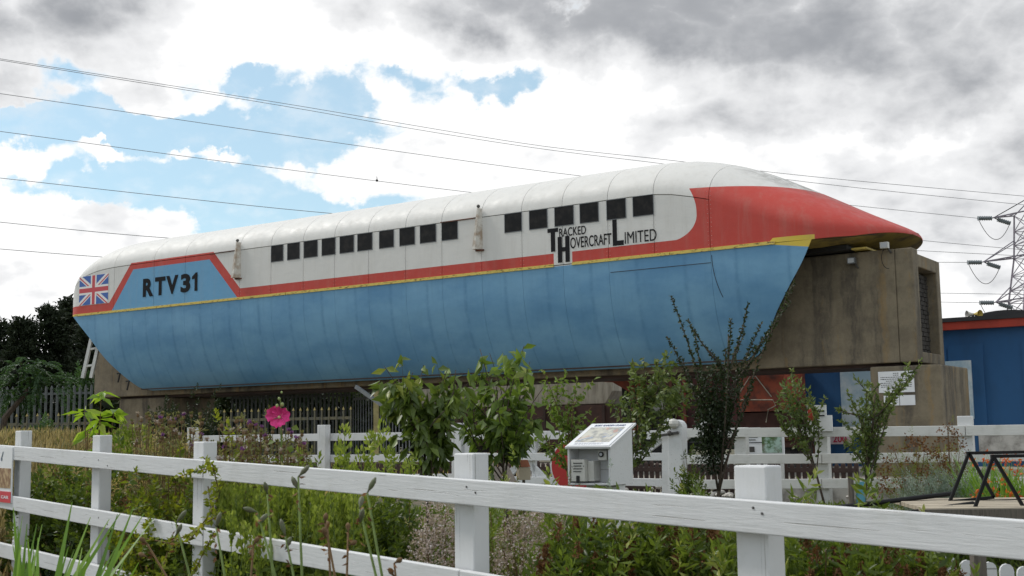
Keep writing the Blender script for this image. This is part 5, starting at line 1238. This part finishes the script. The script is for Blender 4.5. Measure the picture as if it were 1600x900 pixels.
# thistles
def thistles(label, xs_, y0, y1, Y, seed, n_=14, kind='olive'):
    r_ = np.random.default_rng(seed); lv_ = Leaves(seed); lp = Leaves(seed + 1); lf = Leaves(seed + 2); q = at(sum(xs_) / 2, (y0 + y1) / 2, Y); base = Vector((q.x, q.y, gh(q.x, q.y))); root = empty('thistle', base, label, 'thistle', 0, 'thistles gone to seed'); m_ = MB(); hd = MB()
    for i in range(n_):
        p = at(r_.uniform(*xs_), y0 + (y1 - y0) * r_.random() ** 1.3, Y + r_.uniform(-.5, .5)); b_ = base.lerp(Vector((p.x, p.y, base.z)), .4); mid = b_.lerp(p, .5) + Vector((r_.normal() * .03, 0, 0))
        m_.tube([b_ - base, mid - base, p - base], [.005, .003, .0018], 4); hd.ball(p - base, .011, 6, 4, (1, 1, 1.15))
        w_ = r_.normal(size=(12, 3)); w_[:, 2] = np.abs(w_[:, 2]); tgt = lp if r_.random() < .2 else (lf if r_.random() < .35 else lv_)
        tgt.add(arr(p) + np.array([0, 0, .008]), w_ + np.array([0, 0, 1.2]), .026, .010, r_.random(12))
        for z_ in np.linspace(.3, .97, 12):
            pp = arr(b_.lerp(p, z_))
            for _ in range(2): d_ = r_.normal(size=3); lv_.add(pp, d_, .05, .013, r_.uniform(0, 1))
    m_.build('stems', MT['stem_b'], root); tag(hd.build('seed_heads', MT['stem_b'], root), kind='stuff')
    lv_.build('leaves', LF[kind], root, arr(base)); [tag(q_, kind='stuff') for q_ in (lp.build('purple_tufts', LF['purple'], root, arr(base)), lf.build('pale_down', LF['greyhead'], root, arr(base))) if q_]
thistles('thistle gone to seed behind the third fence post', (250, 320), 650, 700, 7.7, 51, 34); thistles('thistle with purple tufts left of the pink hollyhock', (330, 410), 655, 720, 7.4, 52, 44)
thistles('thistle right behind and below the pink hollyhock', (400, 480), 675, 735, 7.2, 53, 40); thistles('leftmost thistle before the dark rear pier', (205, 262), 648, 700, 8.4, 54, 26); thistles('thistle just above the top rail left of the hollyhock', (300, 390), 690, 745, 7.0, 55, 34)
mk('yellow_bush', 'shrub', 'bright yellow-green bush among the thistles above the top rail', 362, 690, 7.6, 70, .25, 900, 'yellow', .04, seed=56, wid=.55, tint=.1)
mk('weed_bush', 'plant', 'mixed olive weeds under the thistles left of the hollyhock', 410, 698, 7.6, 200, .4, 4200, 'olive', .035, seed=57, tint=0., heads=('brownhead', 120, .022, 8, False))
mk('weed_bush', 'plant', 'brownish weeds behind the top rail left of the thistles', 250, 690, 8.6, 170, .5, 2600, 'dry', .05, seed=58, tint=-.2, wid=.12, up=.6, heads=('brownhead', 90, .022, 8, False))
# hollyhock
hq = at(438, 652, 6.9); hb = Vector((hq.x, hq.y, gh(hq.x, hq.y))); hh = empty('hollyhock', hb, 'tall hollyhock with one bright pink open flower in front of the palings', 'flower')
tp = at(438, 622, 6.9); MB().tube([Vector(), (hq - hb) * .5 + Vector((.02, 0, 0)), hq - hb + Vector((0, .02, 0)), tp - hb], [.009, .007, .005, .003], 6).build('stem', MT['stem_g'], hh)
fm = MB(); fc = hq - hb + Vector((0, -.02, 0)); rf_ = random.Random(5)
Vp = []; Fp = []
for k in range(5):
    a0_ = 2 * math.pi * k / 5 + .3 + (0, .12, -.1, .08, -.05)[k]
    nu, nv = 5, 7; b0_ = len(Vp)
    for i in range(nu + 1):
        for j in range(nv + 1):
            u = i / nu; v_ = (j / nv - .5) * 2; an = a0_ + v_ * .86 * (.3 + .7 * u ** .6); r__ = (.066, .058, .074, .060, .054)[k] * u * (1 + .10 * math.cos(v_ * 9 + k)) * (1 - .16 * v_ * v_)
            Vp.append(fc + Vector((math.cos(an) * r__, -.034 * u * u + .010 * math.sin(v_ * 8 + k * 2) * u + (.004 if k % 2 else 0) - .001 * k, math.sin(an) * r__)))
    for i in range(nu):
        for j in range(nv): Fp.append((b0_ + i * (nv + 1) + j, b0_ + (i + 1) * (nv + 1) + j, b0_ + (i + 1) * (nv + 1) + j + 1, b0_ + i * (nv + 1) + j + 1))
m, n, p, o = newmat('hollyhock_petal_pink'); c_ = n.noise(n.obj(), 40, 4, .6); n.put(p.inputs['Base Color'], n.mix(n.ss(c_, .35, .7), (.80, .06, .30), (.62, .03, .18))); p.inputs['Roughness'].default_value = .55
mesh('petals', Vp, Fp, m, hh, True)
MB().ball(fc + Vector((0, -.014, 0)), .009, 8, 5, (1, 1.6, 1)).build('pistil', plain('pale_pollen', (.6, .62, .3), .7, .2), hh)
bd_ = MB()
for x, y, r__ in ((436, 623, .008), (441, 632, .010), (433, 634, .009), (440, 613, .006), (446, 642, .009)): bd_.ball(at(x, y, 6.88) - hb, r__, 7, 5, (1, 1, 1.25))
bd_.build('buds', plain('bud_green', (.28, .36, .12), .6, .3, 30), hh)
lv_ = Leaves(60)
for x, y, dx_, dz_ in ((455, 668, 1, -.2), (430, 690, -1, -.3), (448, 700, .8, -.2), (436, 720, -.8, .1)): lv_.add(arr(at(x, y, 6.88)), (dx_, -.3, dz_), .05, .045, .6)
lv_.build('leaves', LF['bed'], hh, arr(hb))

# lime plant and feathery tree at the left
root = empty('lime_plant', gbase(150, 9.2), 'big-leaved lime-green plant standing before the tail end of the beam', 'plant'); lb = root.location.copy(); r_ = np.random.default_rng(61); lv_ = Leaves(61); m_ = MB()
for (x, y) in ((158, 612), (132, 640), (178, 640), (155, 655), (136, 672), (172, 676), (150, 700)):
    t = at(x, y, 9.2 + r_.uniform(-.15, .15)); m_.tube([Vector((0, 0, 0)), (t - lb) * .5, t - lb], [.008, .006, .003], 5)
    for k in range(9):
        an = 6.28 * k / 9 + r_.random(); lv_.add(arr(t) - np.array([0, 0, .02 * (k % 3)]), (math.cos(an), math.sin(an) * .8, r_.uniform(-.75, .1)), .155 * r_.uniform(.7, 1.15), .05, r_.uniform(.15, 1))
m_.build('stems', MT['stem_b'], root); lv_.build('leaves', LF['big'], root, arr(lb), 1.2)
base = gbase(-20, 19); root = empty('feathery_tree', base, 'small tree with dark drooping feathery leaves at the left edge before the palings', 'tree'); m_ = MB(); lv_ = Leaves(62); r_ = np.random.default_rng(62)
crown_c = at(48, 590, 19); m_.tube([Vector(), at(8, 652, 19) - base, at(40, 615, 19) - base, crown_c - base], [.07, .05, .035, .02], 7)
for i in range(84):
    v_ = r_.normal(size=3); v_ /= np.linalg.norm(v_); ci = ((18, 605), (40, 568), (66, 574), (84, 600), (48, 612), (28, 585))[i % 6]; c0 = arr(at(ci[0], ci[1], 19 + r_.uniform(-.3, .3))) + v_ * .1; dirh = v_ * np.array([1, 1, .7]) + np.array([0, 0, .15]); Lf = r_.uniform(.2, .42)
    for k in range(16):
        t = k / 15; p_ = c0 + dirh * Lf * t + np.array([0, 0, -.20 * t * t]); sd__ = np.cross(dirh, [0, 0, 1]); 
        for sg in (-1, 1): lv_.add(p_, sd__ * sg + dirh * .5 + np.array([0, 0, -.5]), .10 * (1 - .4 * t), .024, np.clip(.1 + .5 * t * (v_[2] + .6) + r_.normal() * .1, 0, 1))
m_.build('trunk', MT['bark'], root); lv_.build('crown', LF['fern'], root, arr(base))

# conifers beyond
def conifer(x, top, Y, wpx, lab, seed, n_=9000):
    r_ = np.random.default_rng(seed); base = gbase(x, Y); tp = at(x, top, Y); H = tp.z - base.z; R_ = wpx / 2 / FPX * Y
    root = empty('conifer', base, lab, 'tree', 0, 'dark conifers behind the tail'); MB().tube([Vector(), Vector((0, 0, H * .92))], [.22, .03], 7).build('trunk', MT['bark'], root)
    lv_ = Leaves(seed); nb_ = 90
    for b in range(nb_):
        h = (b + r_.random()) / nb_; rad = R_ * (1 - h ** 2.2) ** .7 * r_.uniform(.6, 1.12) + .12; an = r_.uniform(0, 6.28); k = int(n_ / nb_)
        t = r_.random(k) ** .6; ax = np.array([math.cos(an), math.sin(an), .28]); P = arr(base) + np.array([0, 0, H * (.04 + .94 * h)]) + ax * (t * rad)[:, None] + r_.normal(size=(k, 3)) * (.07 * R_ + .05)
        lv_.add(P, ax + r_.normal(size=(k, 3)) * .7 + np.array([0, 0, .3]), .20 * r_.uniform(.6, 1.2, k), .08, np.clip(r_.random(k) * .5 + .3 * t, 0, 1))
    lv_.build('crown', LF['conifer'], root, arr(base))
conifer(-10, 508, 46, 90, 'dark conifer at the very left edge of the picture', 71); conifer(28, 500, 44, 60, 'short dark conifer second from the left edge', 72); conifer(72, 482, 45, 80, 'broad dark conifer in the middle of the clump', 73, 11000)
conifer(104, 468, 47, 80, 'tallest dark conifer, just left of the tail', 74, 11000); conifer(142, 474, 44, 80, 'dark conifer half hidden by the tail', 75, 10000)
mk('elder_bush', 'shrub', 'mid green bush between the conifers and the tail pier', 128, 578, 38, 44, 1., 1800, 'fern', .22, seed=76)
for i, (x, y, w_, lab) in enumerate([(262, 632, 60, 'dark round bush under the tail, beside the rear pier'), (325, 628, 90, 'dark round bush under the beam left of the palings')]):
    mk('dark_bush', 'shrub', lab, x, y, 30, w_, .9, 2600, 'dark', .09, seed=80 + i)
mk('pale_bush', 'shrub', 'low pale green bush behind the railing at far left', 66, 662, 24, 60, .6, 900, 'fern', .14, seed=84, tint=.3)
# distant hedge and wood
def mass(name, label, cat, x0, x1, ytop_, Y, n_, kind, L, seed, hj=.12):
    r_ = np.random.default_rng(seed); a = at(x0, ytop_, Y); b = at(x1, ytop_, Y); lv_ = Leaves(seed); P = np.empty((n_, 3)); u = r_.random(n_)
    P[:, 0] = a.x + (b.x - a.x) * u; P[:, 1] = Y + r_.random(n_) * Y * .06; top = (a.z + (b.z - a.z) * u) - gh(a.x, Y); top *= (1 + hj * np.sin(u * 31 + seed) + hj * .7 * np.sin(u * 77))
    P[:, 2] = gh(a.x, Y) + top * r_.random(n_) ** .7
    lv_.add(P, r_.normal(size=(n_, 3)) + np.array([0, -.5, .3]), L * r_.uniform(.6, 1.2, n_), L * .6, r_.random(n_)); o_ = lv_.build(name, LF[kind]); tag(o_, label, cat, kind='stuff')
mass('hedge', 'dark green hedge seen through the steel palings under the beam', 'hedge', 140, 720, 600, 37, 9000, 'dark', .34, 91)
mass('far_wood', 'dark line of far trees beyond the yard', 'wood', -300, 1500, 618, 75, 14000, 'conifer', 1.0, 92, .08)
mass('far_wood', 'low far trees beyond the blue shed at the right', 'wood', 1480, 2100, 600, 90, 5000, 'conifer', 1.1, 93, .08)

# dry grass on the bank, green grass below it (nobody could count these)
def grass(name, label, fn, n_, kind, h, wd, seed, cat='grass', lean=.25, zoff=None):
    r_ = np.random.default_rng(seed); P = []; 
    for i in range(n_):
        x, y = fn(r_); P.append((x, y, gh(x, y) + (r_.uniform(*zoff) * .85 if zoff else 0)))
    P = np.array(P); D = r_.normal(size=(n_, 3)) * lean; D[:, 2] = 1; lv_ = Leaves(seed); lv_.add(P, D, h * r_.uniform(.5, 1.1, n_), wd, np.clip(r_.random(n_) * .6 + .4 * (.5 + .5 * np.sin(P[:, 0] * 5.1) * np.cos(P[:, 1] * 4.3)), 0, 1)); tag(lv_.build(name, LF[kind]), label, cat, kind='stuff')
def bank(r_):
    while True:
        a = r_.normal(size=2); x, y = -4.6 + a[0] * 1.4, 11.6 + a[1] * 1.2
        if x < -.25 * y and y > 8.8: return (x, y)
grass('dry_grass', 'pale dry grass covering the bank at the left', bank, 30000, 'straw', .60, .015, 101)
grass('dry_grass', 'feathery dry seed heads of the bank grass at the left', lambda r_: bank(r_), 26000, 'straw', .10, .020, 105, zoff=(.3, .62))
grass('bank_weeds', 'green weeds growing through the dry grass on the bank', bank, 9000, 'olive', .55, .022, 102, 'weeds', .5)
grass('brown_seed_grass', 'brown seeding weeds among the dry grass at the left', bank, 3000, 'olive', .12, .02, 106, 'weeds', .8, (.25, .66))
grass('garden_weeds', 'green weeds and grass between the two white fences', lambda r_: (r_.uniform(-3.5, 5.2), r_.uniform(7.5, 14.5)), 22000, 'bed', .12, .03, 103, 'weeds', .9)
grass('rough_grass', 'rough grass round the foot of the steel palings', lambda r_: (r_.uniform(-14, 0), r_.uniform(17, 34)), 16000, 'dry', .3, .03, 104)

# crocosmia, silver and bronze plants near the trestles
mk('bronze_fennel', 'plant', 'brownish feathery plant in seed before the foot of the pier', 1425, 690, 13.3, 130, .35, 2600, 'yellow', .04, seed=111, wid=.12, tint=-.25, shell=.8, heads=('brownhead', 120, .04, 9, False))
mk('silver_bush', 'shrub', 'silvery grey bush left of the black trestles', 1468, 735, 12.6, 150, .4, 3600, 'silver', .045, seed=112, wid=.22, tint=.05)
mk('bronze_fennel', 'plant', 'taller bronze plant behind the silvery bush', 1480, 668, 13.4, 80, .3, 900, 'yellow', .04, seed=113, wid=.12, tint=-.1, shell=.9, heads=('brownhead', 60, .035, 9, False))
def swords(label, x0, x1, ytop_, Y, n_, L, seed, orange=0, cat='plant', nm='sword_leaf_plant', wd=.016, lean=.28):
    r_ = np.random.default_rng(seed); q = at((x0 + x1) / 2, ytop_, Y); base = Vector((q.x, q.y, gh(q.x, q.y))); root = empty(nm, base, label, cat); V_ = []; F_ = []
    H = q.z - base.z
    for i in range(n_):
        bx = at(r_.uniform(x0, x1), ytop_, Y + r_.uniform(-.25, .25)); h_ = H * r_.uniform(.55, 1.05); dx_, dy_ = r_.normal() * lean, r_.normal() * lean; b_ = len(V_)
        sx = Vector((1, r_.normal() * .5, 0)).normalized() * wd / 2
        for k in range(6):
            t = k / 5; c_ = Vector((bx.x + dx_ * h_ * t * t, bx.y + dy_ * h_ * t * t, gh(bx.x, bx.y) + h_ * (t - .18 * abs(dx_) * t ** 3))) - base; w__ = (1 - t ** 3 * .93)
            V_ += [c_ - sx * w__, c_ + sx * w__]
        F_ += [(b_ + 2 * k, b_ + 2 * k + 1, b_ + 2 * k + 3, b_ + 2 * k + 2) for k in range(5)]
    o_ = mesh('leaves', V_, F_, LF['sword'], root); a_ = o_.data.attributes.new('tint', 'FLOAT', 'POINT'); a_.data.foreach_set('value', np.repeat(r_.random(n_), 12))
    if orange:
        lv_ = Leaves(seed)
        for i in range(orange):
            p_ = at(r_.uniform(x0, x1), r_.uniform(ytop_, ytop_ + 75), Y - .35 + r_.uniform(-.2, .1)); k = 9; w_ = r_.normal(size=(k, 3)); lv_.add(arr(p_) + w_ * .012, w_ + np.array([.4, 0, .1]), .045, .02, r_.random(k))
        tag(lv_.build('flowers', LF['orange'], root, arr(base)), kind='stuff')
    return root
swords('clump of sword leaves with orange flowers behind the black trestles', 1520, 1640, 712, 12.2, 240, 1, 121, 30, nm='crocosmia')
swords('bright green sword-leaved clump left of the orange flowers', 1500, 1550, 708, 12.6, 110, 1, 122, 0)
swords('clump of iris leaves at the bottom left corner', -40, 90, 812, 3.9, 150, 1, 123, 0, nm='iris_clump', wd=.040, lean=.16)
mk('leafy_weed', 'plant', 'pale leafy weed at the foot of the fence in the bottom left corner', 40, 868, 5.6, 100, .3, 600, 'fern', .05, seed=124, tint=.2)
# seed pods on stalks in the foreground
def pod(x, y, xb, Y, seed, lab, dead=False):
    r_ = random.Random(seed); p = at(x, y, Y); b_ = at(xb, 905, Y); b_ = b_ + (b_ - p).normalized() * .45; b_.z = max(b_.z, gh(b_.x, b_.y) - .05); root = empty('seed_pod_stalk', b_, lab, 'plant', 0, 'stalks with seed pods in the foreground')
    mid = b_.lerp(p, .55) + Vector((r_.uniform(-.006, .006), 0, 0)); MB().tube([Vector(), mid - b_, p - b_], [.0050, .0040, .0027], 7).build('stalk', MT['stem_g'] if not dead else MT['stem_b'], root, True)
    for k in range(r_.choice((1, 2)) if not dead else 2):
        d_ = Vector((r_.uniform(-.8, .9), r_.uniform(-.4, .4), r_.uniform(.2, 1))).normalized(); L = r_.uniform(.026, .040) if not dead else .018; s_ = p + Vector((0, 0, -.035 * k)) - b_
        MB().tube([s_, s_ + d_ * .008, s_ + d_ * (.01 + L * .3), s_ + d_ * (.01 + L * .7), s_ + d_ * (.01 + L)], [.002, .003, .0072, .0066, .002], 7).build('pod', plain('green_pod', (.16, .20, .09), .6, .4, 60, (.10, .08, .05)) if False else MT['pod' if not dead else 'stem_b'], root, True)
    lv_ = Leaves(seed); 
    for k in range(5): lv_.add(arr(p) - np.array([0, 0, .02 * k]), (r_.uniform(-1, 1), r_.uniform(-1, 0), r_.uniform(-1, .3)), .022, .009, r_.random())
    lv_.build('dry_bracts', LF['brownhead'], root, arr(b_))
MT['pod'] = plain('green_seed_pod', (.09, .11, .05), .6, .5, 60, (.09, .08, .05))
for i, (x, y, xb, Y, lb, dd) in enumerate([(466, 745, 472, 3.3, 'tallest green seed-pod stalk, its pod against the top rail', 0), (418, 772, 428, 3.4, 'green seed-pod stalk second left of the tallest', 0), (402, 800, 432, 3.2, 'leaning seed-pod stalk with a grey-green pod', 0),
        (446, 838, 460, 3.3, 'short seed-pod stalk with a hooked pod left of the tallest', 0), (574, 770, 598, 3.2, 'brown-podded stalk, right one of the leaning pair', 0), (562, 795, 588, 3.1, 'brown-podded stalk, left one of the leaning pair', 0), (508, 818, 524, 3.3, 'thin dry stalk between the tall pods, reddish brown', 1),
        (512, 826, 518, 3.5, 'second thin dry stalk between the tall pods', 1), (544, 832, 543, 3.4, 'pale dry stalk with a curled tip right of the tall pods', 1), (275, 818, 300, 3.6, 'green stalk leaning right at the foot of the third post', 0), (230, 850, 262, 3.5, 'leftmost green stalk with a small dry pod', 1), (338, 824, 352, 3.4, 'green stalk with a fat pod just right of the third post', 0), (396, 852, 392, 3.5, 'short green stalk between the third post and the pods', 1), (616, 880, 618, 3.2, 'short dead flower stalk right of the leaning pair', 1)]):
    pod(x, y, xb, Y, 130 + i, lb, bool(dd))
# rose briar climbing on the third post
root = empty('climbing_briar', gbase(300, 6.0), 'trailing briar with yellow-green leaves winding over the rails at the third post', 'plant'); bb = root.location.copy(); m_ = MB(); lv_ = Leaves(150); r_ = np.random.default_rng(150)
for pts in (((250, 905), (262, 860), (300, 840), (330, 800), (325, 760)), ((258, 850), (290, 838), (330, 812), (352, 800)), ((280, 745), (300, 738), (335, 730), (318, 715)), ((190, 870), (220, 840), (270, 850)), ((330, 800), (340, 760), (332, 725)), ((300, 900), (320, 860), (335, 830))):
    P = [at(x, y, 5.95 + r_.uniform(-.1, .1)) for x, y in pts]; m_.tube([p - bb for p in P], .003, 4)
    for a_, b_ in zip(P, P[1:]):
        for k in range(9):
            q_ = a_.lerp(b_, k / 9)
            for _ in range(2): d_ = r_.normal(size=3); lv_.add(arr(q_), d_, .034, .022, np.clip(r_.normal() * .25 + .45, 0, 1))
m_.build('stems', MT['stem_b'], root); lv_.build('leaves', LF['yellow'], root, arr(bb), .8)
